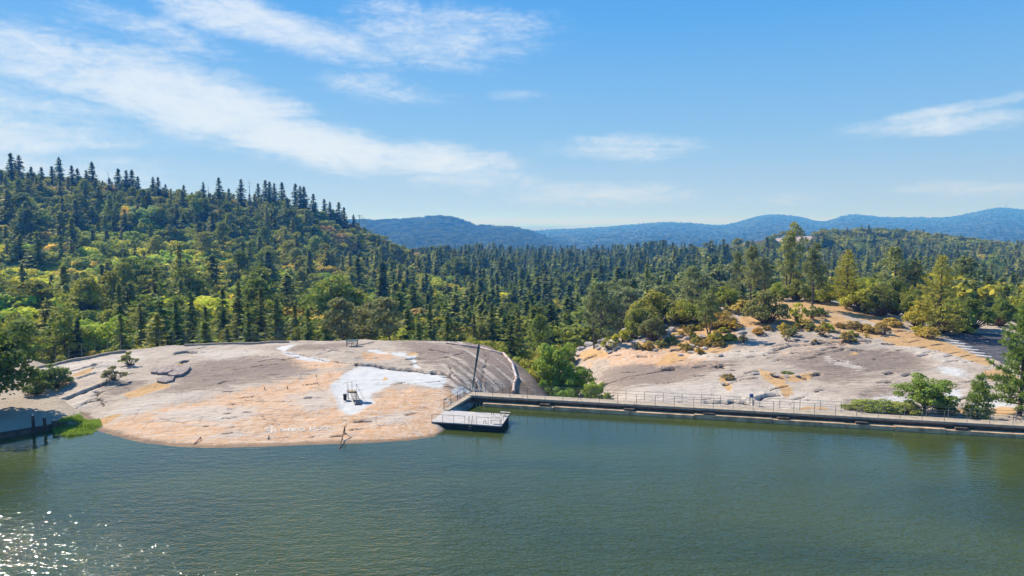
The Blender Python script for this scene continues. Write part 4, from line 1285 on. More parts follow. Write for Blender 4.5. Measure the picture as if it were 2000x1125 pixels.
WID[rounded] *= .78
OAKC = np.array([(.180, .165, .020), (.135, .145, .020), (.265, .245, .020), (.085, .097, .019), (.31, .22, .035), (.145, .185, .020), (.24, .15, .05)])
OAKN = ["olive", "green", "yellow-green", "dark green", "golden", "bright green", "rusty"]
FIRC = np.array([(.075, .088, .019), (.105, .120, .021), (.118, .122, .033), (.055, .072, .021), (.155, .145, .026)])
FIRN = ["dark green", "green", "grey-green", "blackish green", "olive"]
pl = np.array([.27, .24, .15, .18, .02, .12, .02])
ci = np.array([rng.choice(7, p=pl) for _ in range(N)])
hot = band & is_oak if len(band) == N else (bpx > 560) & (bpx < 960) & (bqy > 555) & (bqy < 640) & is_oak
ci[hot] = rng.choice([5, 2, 0, 5, 1, 5, 4], hot.sum())
ll = (bpx < 560) & (bqy > 520) & is_oak
ci[ll] = rng.choice([2, 0, 2, 2, 5, 0, 3, 1, 2, 5, 4], ll.sum())
hi = (CY > 380) & (bpx < 800) & is_oak
ci[hi] = rng.choice([3, 1, 0, 0, 3, 1, 2, 3, 0, 6], hi.sum())
rt = (bpx > 1400) & (CY > 500) & is_oak
ci[rt] = rng.choice([3, 1, 0, 3], rt.sum())
gr_ = (bpx > 830) & (CY < 230) & is_oak
ci[gr_] = rng.choice([0, 1, 1, 3], gr_.sum())
cf = rng.choice(5, N, p=[.25, .27, .2, .1, .18])
ce = (bpx > 820) & (bpx < 1420)
cf[ce] = rng.choice([0, 1, 3, 0, 2, 3], ce.sum())
TINT = np.where(is_oak[:, None], OAKC[ci], FIRC[cf]) * rng.uniform(.75, 1.25, (N, 1)) * rng.uniform(.94, 1.06, (N, 3))
TINT[ll] *= 1.12
TINT[grey] = np.array([.105, .115, .055]) * rng.uniform(.85, 1.15, (grey.sum(), 1))

# what each shows in the photo: a small depth-sorted picture of crowns over the ground's horizon
gw, gh = 500, 282
cols = (np.arange(gw) + .5) * 4
tt = np.concatenate([np.arange(56, 170, 1.0), np.geomspace(170, 1000, 120)])
S = (cols[None, :] - 1000) / FPX
GXs = S * tt[:, None]
GZs = near_ground(GXs, np.broadcast_to(tt[:, None], GXs.shape))
_, gpy = project(GXs, np.broadcast_to(tt[:, None], GXs.shape), GZs)
hor = np.minimum.accumulate(gpy, 0) / 4
filled = np.zeros((gh, gw), bool)
shown = np.zeros(N)
order = np.argsort(CY)
tpx, tpy = project(CX, CY, CZ + H)
wpx = np.where(is_oak, .5, .15) * H * WID / CY * FPX
for i in order:
    c0, c1 = int((tpx[i] - wpx[i]) / 4), int((tpx[i] + wpx[i]) / 4) + 1
    r0, r1 = int(tpy[i] / 4), int(bqy[i] / 4) + 1
    if c1 < 0 or c0 >= gw or r1 <= r0:
        continue
    k = min(len(tt) - 1, int(np.searchsorted(tt, CY[i])) - 1)
    for c in range(max(c0, 0), min(c1, gw)):
        f = abs((c + .5) * 4 - tpx[i]) / max(wpx[i], 1)
        ra = r0 + int((r1 - r0) * (f * .85 if not is_oak[i] else .5 * f * f))
        rb = min(r1, int(hor[k, c]) + 1)
        a, b = max(ra, 0), min(rb, gh)
        if b > a:
            shown[i] += (~filled[a:b, c]).sum()
            filled[a:b, c] = True
single = np.zeros(N, bool)
for kind, most in ((is_oak, 235), (~is_oak & ~grey, 225), (grey, 40)):
    idx = np.where(kind & (shown > 1.5))[0]
    single[idx[np.argsort(-shown[idx])[:most]]] = True

# plain words for where in the photo a tree stands
COLS = [(-1e9, 60, "above the dark shore oak"), (60, 150, "above the left end of the dome"), (150, 215, "above the column-shaped conifer"), (215, 290, "above the two dome shrubs"), (290, 370, "above the loose slabs"),
        (370, 450, "above the long curb's left half"), (450, 560, "above the long curb's right half"), (560, 640, "short of the bench"), (640, 720, "above the bench"), (720, 800, "just past the bench"),
        (800, 870, "above the brushy dome top"), (870, 925, "short of the green post"), (925, 985, "above the green post"), (985, 1050, "above the rock pipe"), (1050, 1120, "above the gully trees"), (1120, 1190, "above the slope's tip"),
        (1190, 1260, "above the boulders' left end"), (1260, 1340, "above the crest thicket"), (1340, 1420, "above the V-trunked pine"), (1420, 1500, "above the round crest bush"), (1500, 1600, "above the path's top"),
        (1600, 1700, "above the lone path pine"), (1700, 1790, "above the flat-topped pine"), (1790, 1870, "above the tiered pine"), (1870, 1950, "above the parking lot"), (1950, 1e9, "above the edge pine")]


def tier(i):
    left = bpx[i] < 800
    d = CY[i]
    if left:
        return "by the dome" if d < 140 else "at the hill foot" if d < 200 else "on the low hillside" if d < 280 else "on the mid hillside" if d < 380 else "on the upper hillside"
    return "close behind the rock" if d < 200 else "in the near valley" if d < 320 else "in the mid valley" if d < 500 else "in the far valley" if d < 720 else "on the far crest"


cells = {}
for i in np.where(single)[0]:
    nm = "grey pine" if grey[i] else ("broadleaf" if is_oak[i] else "conifer")
    cn = "pale" if grey[i] else (OAKN[ci[i]] if is_oak[i] else FIRN[cf[i]])
    col_ = next(c[2] for c in COLS if c[0] <= bpx[i] < c[1])
    cells.setdefault((cn, nm, tier(i), col_), []).append(i)
LAB = {}
for (cn, nm, ti, co), ids in cells.items():
    ids.sort(key=lambda i: tpx[i])
    for k, i in enumerate(ids):
        o_ = "" if len(ids) == 1 else ", leftmost" if k == 0 else ", rightmost" if k == len(ids) - 1 else ", middle one" if len(ids) == 3 else ", %s from left" % ordn[k]
        LAB[i] = "%s %s %s %s%s" % (cn, nm, ti, co, o_)
        if len(LAB[i].split()) > 16:
            LAB[i] = LAB[i].replace(" from left", "")
FINEISH = lambda d: d < 170


def proto_of(i):
    if grey[i]:
        return GREY[proto_i[i] % 4]
    if is_oak[i]:
        return FINE[proto_i[i] % 3] if CY[i] < 150 else OAK[proto_i[i] % 5]
    if rounded[i]:
        return GREY[proto_i[i] % 4]
    return OPENFIR[proto_i[i] % 2] if proto_i[i] % 7 == 3 else FIR[proto_i[i] % 8]


for i in np.where(single)[0]:
    nm = "grey_pine" if grey[i] else ("oak_tree" if is_oak[i] else "fir_tree")
    plant(nm, proto_of(i), (CX[i], CY[i], CZ[i] - .3), H[i], TINT[i], LAB[i], "pine tree" if grey[i] else ("tree" if is_oak[i] else "conifer"),
          "grey pines behind the rock" if grey[i] else ("broadleaf trees of the wood" if is_oak[i] else "conifers of the wood"), rot[i], WID[i] * (1.2 if grey[i] else 1))


# the remaining wood, which reads as one mass: points that carry copies of the same crowns
def mass(name, label, pts, tints, scl, rots, pick, protos):
    """one object of kind stuff: geometry nodes set tree meshes on its points"""
    for k, (crown, trunk) in enumerate(protos):
        pass
    me = bpy.data.meshes.new(name)
    me.vertices.add(len(pts))
    me.vertices.foreach_set('co', np.asarray(pts, np.float32).ravel())
    a = me.attributes.new('tint', 'FLOAT_COLOR', 'POINT')
    a.data.foreach_set('color', np.concatenate([tints, np.ones((len(pts), 1))], 1).astype(np.float32).ravel())
    a = me.attributes.new('size', 'FLOAT_VECTOR', 'POINT')
    a.data.foreach_set('vector', np.asarray(scl, np.float32).ravel())
    a = me.attributes.new('turn', 'FLOAT', 'POINT')
    a.data.foreach_set('value', np.asarray(rots, np.float32))
    a = me.attributes.new('pick', 'INT', 'POINT')
    a.data.foreach_set('value', np.asarray(pick, np.int32))
    o = link(bpy.data.objects.new(name, me))
    ng = bpy.data.node_groups.new(name, 'GeometryNodeTree')
    ng.interface.new_socket('Geometry', in_out='INPUT', socket_type='NodeSocketGeometry')
    ng.interface.new_socket('Geometry', in_out='OUTPUT', socket_type='NodeSocketGeometry')
    g = NT(ng)
    gi, go = g.n('NodeGroupInput'), g.n('NodeGroupOutput')
    join = g.n('GeometryNodeJoinGeometry')
    sel = g.n('GeometryNodeInputNamedAttribute', {'Name': 'pick'}, data_type='INT')
    siz = g.n('GeometryNodeInputNamedAttribute', {'Name': 'size'}, data_type='FLOAT_VECTOR')
    trn = g.n('GeometryNodeInputNamedAttribute', {'Name': 'turn'}, data_type='FLOAT')
    rotv = g.n('ShaderNodeCombineXYZ', {2: trn.outputs[0]})
    rot_ = g.n('FunctionNodeEulerToRotation', {0: rotv.outputs[0]})
    for k, obs in enumerate(protos):
        cmp_ = g.n('FunctionNodeCompare', data_type='INT', operation='EQUAL')
        g.t.links.new(sel.outputs[0], cmp_.inputs[2])
        cmp_.inputs[3].default_value = k
        jj = g.n('GeometryNodeJoinGeometry')
        for ob in obs:
            oi = g.n('GeometryNodeObjectInfo', transform_space='ORIGINAL')
            oi.inputs[0].default_value = ob
            g.t.links.new(oi.outputs['Geometry'], jj.inputs[0])
        ip = g.n('GeometryNodeInstanceOnPoints')
        g.t.links.new(gi.outputs[0], ip.inputs['Points'])
        g.t.links.new(cmp_.outputs[0], ip.inputs['Selection'])
        g.t.links.new(jj.outputs[0], ip.inputs['Instance'])
        g.t.links.new(rot_.outputs[0], ip.inputs['Rotation'])
        g.t.links.new(siz.outputs[0], ip.inputs['Scale'])
        g.t.links.new(ip.outputs[0], join.inputs[0])
    g.t.links.new(join.outputs[0], go.inputs[0])
    md = o.modifiers.new('trees', 'NODES')
    md.node_group = ng
    tag(o, label, None, None, 'stuff')
    return o


def found(protos):
    """the parts of a standing tree that carry each prototype's meshes"""
    out = []
    for crown, trunk in protos:
        c = next(o for o in COL.objects if o.data is crown)
        t_ = next(o for o in COL.objects if o.data is trunk)
        out.append((c, t_))
    return out


used = {me for o in COL.objects for me in ([o.data] if o.type == 'MESH' else [])}
PF = [p for p in FIR + OPENFIR if p[0] in used]
PG_ = [p for p in GREY[:4] if p[0] in used]
PO = [p for p in OAK if p[0] in used]
rest = ~single & (np.abs(CX) < CY * .83 + 12)
for nm, lb, msk, pr in (("conifer_forest", "dense far-off conifer wood filling the valley", rest & ~is_oak, PF + PG_), ("broadleaf_forest", "far-off broadleaf wood between the conifers", rest & is_oak, PO)):
    ii = np.where(msk)[0]
    mass(nm, lb, np.stack([CX[ii], CY[ii], CZ[ii] - .3], -1), TINT[ii], np.stack([H[ii] * WID[ii], H[ii] * WID[ii], H[ii]], -1), rot[ii], np.where(rounded[ii], len(PF) + proto_i[ii] % len(PG_), proto_i[ii] % len(PF)) if nm == "conifer_forest" else proto_i[ii] % len(pr), found(pr))

# far hills: trees a few pixels high
pts, tn, sc_, ro, pk = [], [], [], [], []
for (X_, Y_, Z_), n, hlo, hhi in ((HILL_A, 9000, 8, 14), (HILL_B, 15000, 6, 11)):
    ny, nx = X_.shape
    j = rng.integers(0, int(ny * .74), n)
    i = rng.integers(0, nx - 1, n)
    f = rng.random((2, n))
    lerp = lambda A: (A[j, i] * (1 - f[0]) + A[j, i + 1] * f[0]) * (1 - f[1]) + (A[np.minimum(j + 1, ny - 1), i] * (1 - f[0]) + A[np.minimum(j + 1, ny - 1), i + 1] * f[0]) * f[1]
    hh = rng.uniform(hlo, hhi, n)
    ok_ = np.abs(lerp(X_)) < lerp(Y_) * .84
    pts.append(np.stack([lerp(X_), lerp(Y_), lerp(Z_) - 1], -1)[ok_])
    sc_.append(np.stack([hh * 2.2, hh * 2.2, hh], -1)[ok_])
    tn.append((FIRC[rng.integers(0, 5, n)] * rng.uniform(.35, .7, (n, 1)))[ok_])
    ro.append(rng.uniform(0, 6.28, n)[ok_])
    pk.append(rng.integers(0, 3, n)[ok_])
mass("far_hill_forest", "tiny trees covering the distant blue hills", np.concatenate(pts), np.concatenate(tn), np.concatenate(sc_), np.concatenate(ro), np.concatenate(pk), found(PF[:2] + PO[:1]))
print("TREES", N, "single", int(single.sum()), [int((single & k).sum()) for k in (is_oak, ~is_oak & ~grey, grey)], "cells", len(cells), max(len(v) for v in cells.values()))

# ------------------------------------------------------------------ built things by the lake
M_CONC = plain_mat("concrete", (.38, .315, .24), .85, 0, .18, 2.5)
M_DARKCONC = plain_mat("stained_shaded_concrete", (.11, .08, .06), .9, 0, .4, 1.5)  # dark brown holds stain plus painted-in shade of the walkway deck
M_LEDGE = plain_mat("rusty_ledge", (.55, .37, .22), .9, 0, .35, 1.2)
M_STEEL = plain_mat("galvanised_steel", (.20, .215, .215), .5, .2, .2, 8)
M_RUST = plain_mat("rusty_pipe", (.10, .06, .045), .75, 0, .35, 6)
M_DARK = plain_mat("black_paint", (.022, .026, .028), .6, 0, .4, 2)
M_DECK = plain_mat("weathered_deck", (.43, .405, .39), .8, 0, .12, 1.2)
M_BROWN = plain_mat("dark_timber", (.075, .05, .04), .8, 0, .35, 6)
M_TAN = plain_mat("tan_board", (.42, .33, .22), .8, 0, .25, 5)
M_WHITE = plain_mat("white_paint", (.78, .78, .77), .55, 0, .08, 5)
M_GREEN = plain_mat("green_paint", (.035, .10, .095), .5, 0, .3, 4)
M_PIPE = plain_mat("pale_pipe", (.56, .43, .38), .6, 0, .22, 3)
M_PALEPIPE = plain_mat("grey_pipe", (.46, .42, .42), .6, 0, .2, 3)
M_BLUE = plain_mat("blue_box", (.02, .06, .22), .45, 0, .15, 4)
M_ASPH = soil_material("asphalt", (.095, .095, .11), (.13, .13, .145), (.075, .075, .085), .5)
M_WALL = plain_mat("house_wall", (.55, .46, .36), .85, 0, .12, 1)
M_ROOF = plain_mat("grey_roof", (.36, .35, .36), .8, 0, .18, 1)
M_PALEROOF = plain_mat("pale_roof", (.46, .42, .38), .8, 0, .12, 1)
M_REDROOF = plain_mat("red_roof", (.42, .13, .075), .8, 0, .2, 1)
M_GLASS = plain_mat("window_glass", (.03, .035, .04), .12, 0, .1, 2, .5)
M_WIRE = plain_mat("wire", (.40, .42, .44), .4, .5, .1, 1)


def dz(t, s, z):
    p = DAM_A + DAM_DIR * t + DAM_NRM * s
    return (p[0], p[1], z)


def dam_box(mb, t0, t1, s0, s1, z0, z1):
    P = [dz(t0, s0, z0), dz(t1, s0, z0), dz(t1, s1, z0), dz(t0, s1, z0), dz(t0, s0, z1), dz(t1, s0, z1), dz(t1, s1, z1), dz(t0, s1, z1)]
    return mb.add(P, [(3, 2, 1, 0), (4, 5, 6, 7), (0, 1, 5, 4), (1, 2, 6, 5), (2, 3, 7, 6), (3, 0, 4, 7)])


e = empty("dam", dz(0, 0, 0), "low concrete dam carrying a straight walkway across the lake's outlet", "dam")


def under(o, par):
    """keep a part built in world space where it is when it is parented"""
    o.parent = par
    o.matrix_parent_inverse = Matrix.LocRotScale(par.location, par.rotation_euler, par.scale).inverted()
    return o


b = MB()
t = -.4
while t < 120:                                   # cast in bays with fine joints
    dam_box(b, t, t + 5.97, -.74, .74, .78, 1.0 + random.uniform(-.008, .008))
    t += 6.0
under(b.build("walkway_deck", M_CONC), e)
under(dam_box(MB(), -.3, 120, -.42, .5, -9, .73).build("wall_face", M_DARKCONC), e)  # shade below the deck is put into this dark colour, along with stain
under(dam_box(MB(), -.3, 120, -.70, -.41, .60, .79).build("edge_beam", M_DARKCONC), e)  # dark strip colouring in the stained, shaded band below the deck edge
b = MB()
t = 1.4
while t < 118:
    L = random.uniform(4, 9)
    dam_box(b, t, t + L, -1.36 + random.uniform(-.08, .08), -.41, -.5, .40 + random.uniform(-.05, .05))
    t += L + .06
under(b.build("footing_ledge", M_LEDGE), e)
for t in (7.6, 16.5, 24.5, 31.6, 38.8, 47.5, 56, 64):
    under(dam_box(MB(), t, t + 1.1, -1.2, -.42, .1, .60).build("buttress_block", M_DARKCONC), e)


def dam_rail(s, label, t0, t1, ph):
    e = empty("railing", dz(t0, s, 1.0), label, "railing", "railings along the walkway")
    n = int((t1 - t0) / 1.93)
    for k in range(n + 1):
        t = t0 + k * 1.93 + ph
        lean = random.gauss(0, .008)
        under(MB().tube([dz(t, s, .98), dz(t + lean, s, 2.07)], .026, 6).build("post", M_STEEL), e)
    for z, r in ((2.06, .017), (1.52, .011)):
        under(MB().tube([dz(t0 + ph + (t1 - t0) * q / 30, s, z + random.gauss(0, .006)) for q in range(31)], r, 5).build("rail", M_STEEL), e)


dam_rail(-.62, "grey pipe railing on the lake side of the walkway", .4, 68, 0)
dam_rail(.62, "grey pipe railing on the far side of the walkway", .9, 68, .3)


def pipe_thing(name, lines, r, mat, label, cat, group=None, part=None):
    b = MB()
    for ln in lines:
        b.tube(ln, r, 6)
    o = b.build(name, mat)
    return tag(o, label, cat, group)


# slanting ramp from the dam's end down to the rock beside the dock
a0, a1 = Vector(on_plane(929, 767, 1.0)), Vector(on_plane(873, 801, .72))
dirv = (a1 - a0).normalized()
sd = Vector((-dirv.y, dirv.x, 0)).normalized()
if sd.x > 0:
    sd = -sd
e = empty("ramp", a0, "narrow concrete ramp slanting from the dam's end down to the dock", "ramp")
b = MB()
P = [a0 + sd * .5, a0 - sd * .15, a1 - sd * .15, a1 + sd * .5]
b.add([tuple(p) for p in P] + [tuple(p - Vector((0, 0, .22))) for p in P], [(0, 1, 2, 3), (7, 6, 5, 4), (0, 4, 5, 1), (1, 5, 6, 2), (2, 6, 7, 3), (3, 7, 4, 0)])
under(b.build("slab", M_CONC), e)
b = MB()
Q = [a0 + sd * .3, a0 - sd * .08, a1 - sd * .08, a1 + sd * .3]
b.add([tuple(p - Vector((0, 0, .22))) for p in Q] + [tuple(p - Vector((0, 0, 1.2))) for p in Q], [(0, 1, 2, 3), (7, 6, 5, 4), (0, 4, 5, 1), (1, 5, 6, 2), (2, 6, 7, 3), (3, 7, 4, 0)])
under(b.build("footing", M_DARKCONC), e)
for k in range(5):
    p = a0.lerp(a1, .08 + .9 * k / 4) + sd * .42
    under(MB().tube([p, p + Vector((0, 0, 1.05))], .03, 6).build("post", M_RUST), e)
for h in (1.03, .55):
    under(MB().tube([a0.lerp(a1, .08) + sd * .42 + Vector((0, 0, h)), a0.lerp(a1, .98) + sd * .42 + Vector((0, 0, h))], .022, 5).build("rail", M_RUST), e)

# --- dock
DZ = .64
FL, FR, BR, BL = (Vector(on_plane(*p, DZ)) for p in ((841, 823), (979, 832), (995, 809), (871, 801)))
e = empty("dock", (FL + FR + BR + BL) / 4, "pale flat swimming dock with black hull moored against the rock", "dock")
along, across = (FR - FL).normalized(), (BL - FL).normalized()
b = MB().prism([(p.x, p.y) for p in (FL, FR, BR, BL)], DZ - .09, DZ)
under(b.build("deck", M_DECK), e)
ins = .05
T4 = [FL + along * .3 + across * ins, FR - along * ins + across * ins, BR - along * ins - across * ins, BL + along * .3 - across * ins]
B4 = [FL + along * 1.9 + across * .1, FR - along * .08 + across * .1, BR - along * .08 - across * .1, BL + along * 1.9 - across * .1]
b = MB()
b.add([(p.x, p.y, DZ - .095) for p in T4] + [(p.x, p.y, -.25) for p in B4], [(0, 1, 2, 3), (7, 6, 5, 4), (0, 4, 5, 1), (1, 5, 6, 2), (2, 6, 7, 3), (3, 7, 4, 0)])
under(b.build("hull", M_DARK), e)
up = Vector((0, 0, 1))


def deck_rail(p, q, bays, h=.72):
    r = empty_part("guard_rail", p, e)
    for k in range(bays + 1):
        c = p.lerp(q, k / bays)
        under(MB().tube([c - up * .02, c + up * h], .019, 5).build("upright", M_RUST), r)
    under(MB().tube([p + up * h, q + up * h], .019, 5).build("top_rail", M_RUST), r)


def empty_part(name, loc, par):
    o = bpy.data.objects.new(name, None)
    o.empty_display_size = .2
    o.location = loc
    link(o)
    o.parent = par
    o.matrix_parent_inverse = Matrix.Translation(par.location).inverted()
    return o


def under(o, par):
    """keep a part built in world space where it is when it is parented"""
    o.parent = par
    bpy.context.view_layer.update()
    o.matrix_parent_inverse = par.matrix_world.inverted()
    return o


fe = lambda px: FL.lerp(FR, (px - 841) / (979 - 841)) + across * .07
be = lambda px: BL.lerp(BR, (px - 871) / (995 - 871)) - across * .07
deck_rail(fe(843), fe(908), 3)
deck_rail(fe(931), fe(976), 2)
deck_rail(be(948), be(992), 2)
deck_rail(be(992), FR.lerp(BR, .12) - along * .07, 3, .5)
for k, px_ in enumerate((916, 922.5)):
    c = fe(px_)
    under(MB().tube([c + up * .0 + across * .25, c + up * .75 + across * .1, c + up * .35 - across * .16, c - up * .75 - across * .18], .02, 5).build("ladder_handle", M_RUST), e)
for h in (.42, .2):
    c = fe(919)
    under(MB().box((c.x - across.x * .17, c.y - across.y * .17, h), (.34, .07, .05), math.atan2(along.y, along.x)).build("ladder_rung", M_STEEL), e)
for px_ in (932, 938):
    c = be(px_)
    under(MB().tube([c, c + up * .95], .035, 6).build("mooring_post", M_GREEN), e)
ang = math.atan2(along.y, along.x)
for px_, fr, lb in ((967, .14, "small dark bench frame on the dock's lake-side corner"), (981, .85, "small dark bench frame on the dock's far corner")):
    c = FL.lerp(FR, (px_ - 841) / 138).lerp(BL.lerp(BR, (px_ - 841) / 148), fr)
    s = empty("bench", c, lb, "bench", "benches on the dock", ang)
    MB().box((0, 0, .36), (1.0, .32, .04)).build("seat", M_DECK, s)
    MB().tube([(-.5, .16, .38), (-.5, .2, .62), (.5, .2, .62), (.5, .16, .38)], .018, 5).build("backrest", M_DARK, s)
    for sx in (-.45, .45):
        MB().tube([(sx, -.14, 0), (sx, -.14, .35), (sx, .14, .35), (sx, .14, 0)], .018, 5).build("leg", M_DARK, s)
for px_, fr, lb in ((946, .12, "dark mooring cleat on the dock's lake edge"), (952, .86, "dark mooring cleat on the dock's far edge")):
    c = FL.lerp(FR, (px_ - 841) / 138).lerp(BL.lerp(BR, (px_ - 841) / 148), fr)
    tag(MB().tube([c + Vector((-.12, 0, 0)), c + Vector((-.1, 0, .2)), c + Vector((0, 0, .34)), c + Vector((.1, 0, .2)), c + Vector((.12, 0, 0))], .03, 5).build("mooring_cleat", M_DARK), lb, "cleat", "cleats on the dock")

# --- lifeguard stand
g0, gs = spot(681, 781), spot(700, 792)
zt = g0.z + 1.12
e = empty("lifeguard_stand", g0, "raised lifeguard stand with steps and small shade on the white rock patch", "lifeguard stand")
fl = Vector((at_dist(680.5, 765, g0.y - .1)))
fr_ = Vector((at_dist(696, 763.5, g0.y - .1)))
zt = (fl.z + fr_.z) / 2
fl.z = fr_.z = zt
bk = Vector((-.30, .75, 0))
b = MB().prism([(p.x, p.y) for p in (fl, fr_, fr_ + bk, fl + bk)], zt - .05, zt)
under(b.build("platform", M_TAN), e)
b = MB()
for p, q in ((fl, fr_), (fr_, fr_ + bk), (fr_ + bk, fl + bk), (fl + bk, fl)):
    b.tube([p - up * .11, q - up * .11], .055, 4)
under(b.build("platform_frame", M_BROWN), e)
for p in (fl, fr_, fl + bk, fr_ + bk):
    under(MB().tube([(p.x, p.y, ground_z(p.x, p.y) - .05), (p.x, p.y, zt)], .035, 5).build("leg", M_PALEPIPE), e)
foot = Vector((gs.x, gs.y, ground_z(gs.x, gs.y)))
w_ = (fr_ - fl)
s0, s1 = fl + w_ * .22, foot - w_ * .42
s0.z = zt - .08
s1.z = ground_z(s1.x, s1.y)
for off in (0.0, .80):
    p, q = s0 + w_ * off, s1 + w_ * off
    d_ = (q - p).normalized()
    n_ = d_.cross(w_.normalized())
    b = MB()
    c4 = []
    for c in (p, q):
        for a_, h_ in ((-1, -1), (1, -1), (1, 1), (-1, 1)):
            c4.append(tuple(c + w_.normalized() * .022 * a_ + n_ * .075 * h_))
    b.add(c4, [(0, 1, 2, 3), (7, 6, 5, 4), (0, 4, 5, 1), (1, 5, 6, 2), (2, 6, 7, 3), (3, 7, 4, 0)])
    under(b.build("stringer", M_BROWN), e)
for k in range(7):
    c = s0.lerp(s1, (k + .6) / 7.2) + w_ * .4
    under(MB().box((c.x, c.y, c.z), (w_.length * .78, .2, .035), math.atan2(w_.y, w_.x)).build("tread", M_BROWN if k > 3 else M_TAN), e)
r0, r1 = fr_ + up * .8, s1 + w_ * 1.25 + up * .35
under(MB().tube([fr_ + bk * .1, r0, r0.lerp(r1, .92), s1 + w_ * 1.3], .02, 5).build("handrail", M_PALEPIPE), e)
under(MB().tube([fl + bk, fl + bk + up * .8, fl + up * .72, fl], .02, 5).build("handrail", M_PALEPIPE), e)
under(MB().tube([fl + bk + up * .8, fl + bk + up * .75 - w_ * .35, fl + bk + up * .5 - w_ * .5], .018, 5).build("handrail", M_PALEPIPE), e)
c = fl.lerp(fr_, .55) + bk * .55
under(MB().tube([c, c + up * 1.0], .03, 5).build("shade_pole", M_PALEPIPE), e)
V = [(c.x + .04 + .48 * math.cos(a) * (1 if z_ else .97), c.y + .40 * math.sin(a), c.z + 1.02 + z_ + .16 * math.cos(a)) for z_ in (0, .03) for a in np.linspace(0, 2 * math.pi, 14, endpoint=False)]
b = MB().add(V, [tuple(range(14))[::-1], tuple(range(14, 28))] + [(k, (k + 1) % 14, 14 + (k + 1) % 14, 14 + k) for k in range(14)])
under(b.build("shade", M_DECK), e)
p = spot(674, 782)
e = empty("trash_can", p, "small black trash can beside the lifeguard stand", "trash can")
MB().tube([(0, 0, 0), (0, 0, .03), (0, 0, .62)], [.15, .16, .19], 14).build("body", M_DARK, e)
MB().tube([(0, 0, .60), (0, 0, .65)], [.205, .205], 14).build("rim", M_DARK, e)

# --- picnic bench on the crest
p = spot(688, 675)
e = empty("picnic_bench", p, "dark green picnic bench alone on top of the dome", "picnic bench", None, .08)
MB().box((0, 0, .74), (1.75, .72, .07), bev=.01).build("tabletop", M_GREEN, e)
for sy in (-.6, .6):
    MB().box((0, sy, .42), (1.3, .24, .05), bev=.008).build("seat", M_GREEN, e)
for sx in (-.72, .72):
    MB().tube([(sx, -.3, -.1), (sx, -.18, .71)], .045, 5).build("leg", M_STEEL, e)
    MB().tube([(sx, .3, -.1), (sx, .18, .71)], .045, 5).build("leg", M_STEEL, e)
MB().tube([(0, -.6, .39), (0, -.6, -.1)], .04, 5).build("seat_support", M_STEEL, e)
MB().tube([(0, .6, .39), (0, .6, -.1)], .04, 5).build("seat_support", M_STEEL, e)

# --- leaning green mast, hoops and plate at the dam's end
p = spot(922, 762)
top = Vector(at_dist(936, 667, p.y + .6))
e = empty("mast", p, "tall leaning dark green mast at the left end of the walkway", "mast")
ax = top - p
under(MB().tube([p - up * .2, p + ax * .35, p + ax * .6], [.07, .07, .055], 7).build("pole", M_GREEN), e)
q = [p + ax * .22, p + ax * .60, p + ax * .88, p + ax]
wd = [.07, .14, .18, .02]
b = MB()
V = []
for c, w0 in zip(q, wd):
    V += [tuple(c + Vector((-w0 * .6, -.04, 0))), tuple(c + Vector((w0, -.04, 0))), tuple(c + Vector((w0, .04, 0))), tuple(c + Vector((-w0 * .6, .04, 0)))]
F = [(3, 2, 1, 0), (12, 13, 14, 15)]
for l in range(3):
    F += [(l * 4 + k, l * 4 + (k + 1) % 4, l * 4 + 4 + (k + 1) % 4, l * 4 + 4 + k) for k in range(4)]
under(b.add(V, F).build("folded_panel", M_GREEN), e)
for a_, c_ in (((929, 762), (934, 738)), ((922, 745), (930, 764))):
    under(MB().tube([Vector(at_dist(*a_, p.y)), Vector(at_dist(*c_, p.y))], .02, 5).build("brace", M_RUST), e)
p = spot(916, 764)
e = empty("ladder_hoops", p, "three small white curved hoops beside the leaning mast", "hoops")
for k, px_ in enumerate((917, 924, 930)):
    c = spot(px_, 762 + k * 2.2)
    under(MB().tube([c + Vector((-.12, 0, 0)), c + Vector((-.1, 0, .25)), c + Vector((.02, -.1, .38)), c + Vector((.14, -.15, .28)), c + Vector((.16, -.15, .02))], .04, 6).build("hoop", M_WHITE), e)
tri = [spot(901, 753), spot(925, 768), spot(934, 764)]
b = MB().add([tuple(v + up * .14) for v in tri] + [tuple(v - up * .3) for v in tri], [(0, 1, 2), (5, 4, 3), (0, 3, 4, 1), (1, 4, 5, 2), (2, 5, 3, 0)])
tag(b.build("foundation_plate", M_CONC), "triangular concrete plate at the foot of the leaning mast", "plate")

# --- pipe over the dome's shoulder
pts = [spot(a_, b_) + up * .12 for a_, b_ in ((872, 671), (905, 676), (935, 680), (962, 687), (981, 692))]
e = empty("pipe", pts[0], "pale pipe lying along the dome's right-hand crest", "pipe", "pipes over the rock")
for p, q in zip(pts[:-1], pts[1:]):
    under(MB().tube([p, p.lerp(q, .985)], .13, 8).build("pipe_section", M_PIPE), e)
pts = [spot(a_, b_) + up * .15 for a_, b_ in ((983, 692), (992, 702), (1001, 713), (1005, 728), (1009, 740), (1004, 752), (1003, 768))]
e = empty("pipe", pts[0], "jointed pinkish pipe dropping down the rock's shoulder to the walkway", "pipe", "pipes over the rock")
for k, (p, q) in enumerate(zip(pts[:-1], pts[1:])):
    under(MB().tube([p, p.lerp(q, .985)], .17, 8).build("pipe_section", M_PALEPIPE if k in (2, 3) else M_PIPE), e)
    d_ = (q - p).normalized()
    c = under(MB().tube([q - d_ * .07, q + d_ * .07], .24, 8).build("coupling", M_PIPE), e)

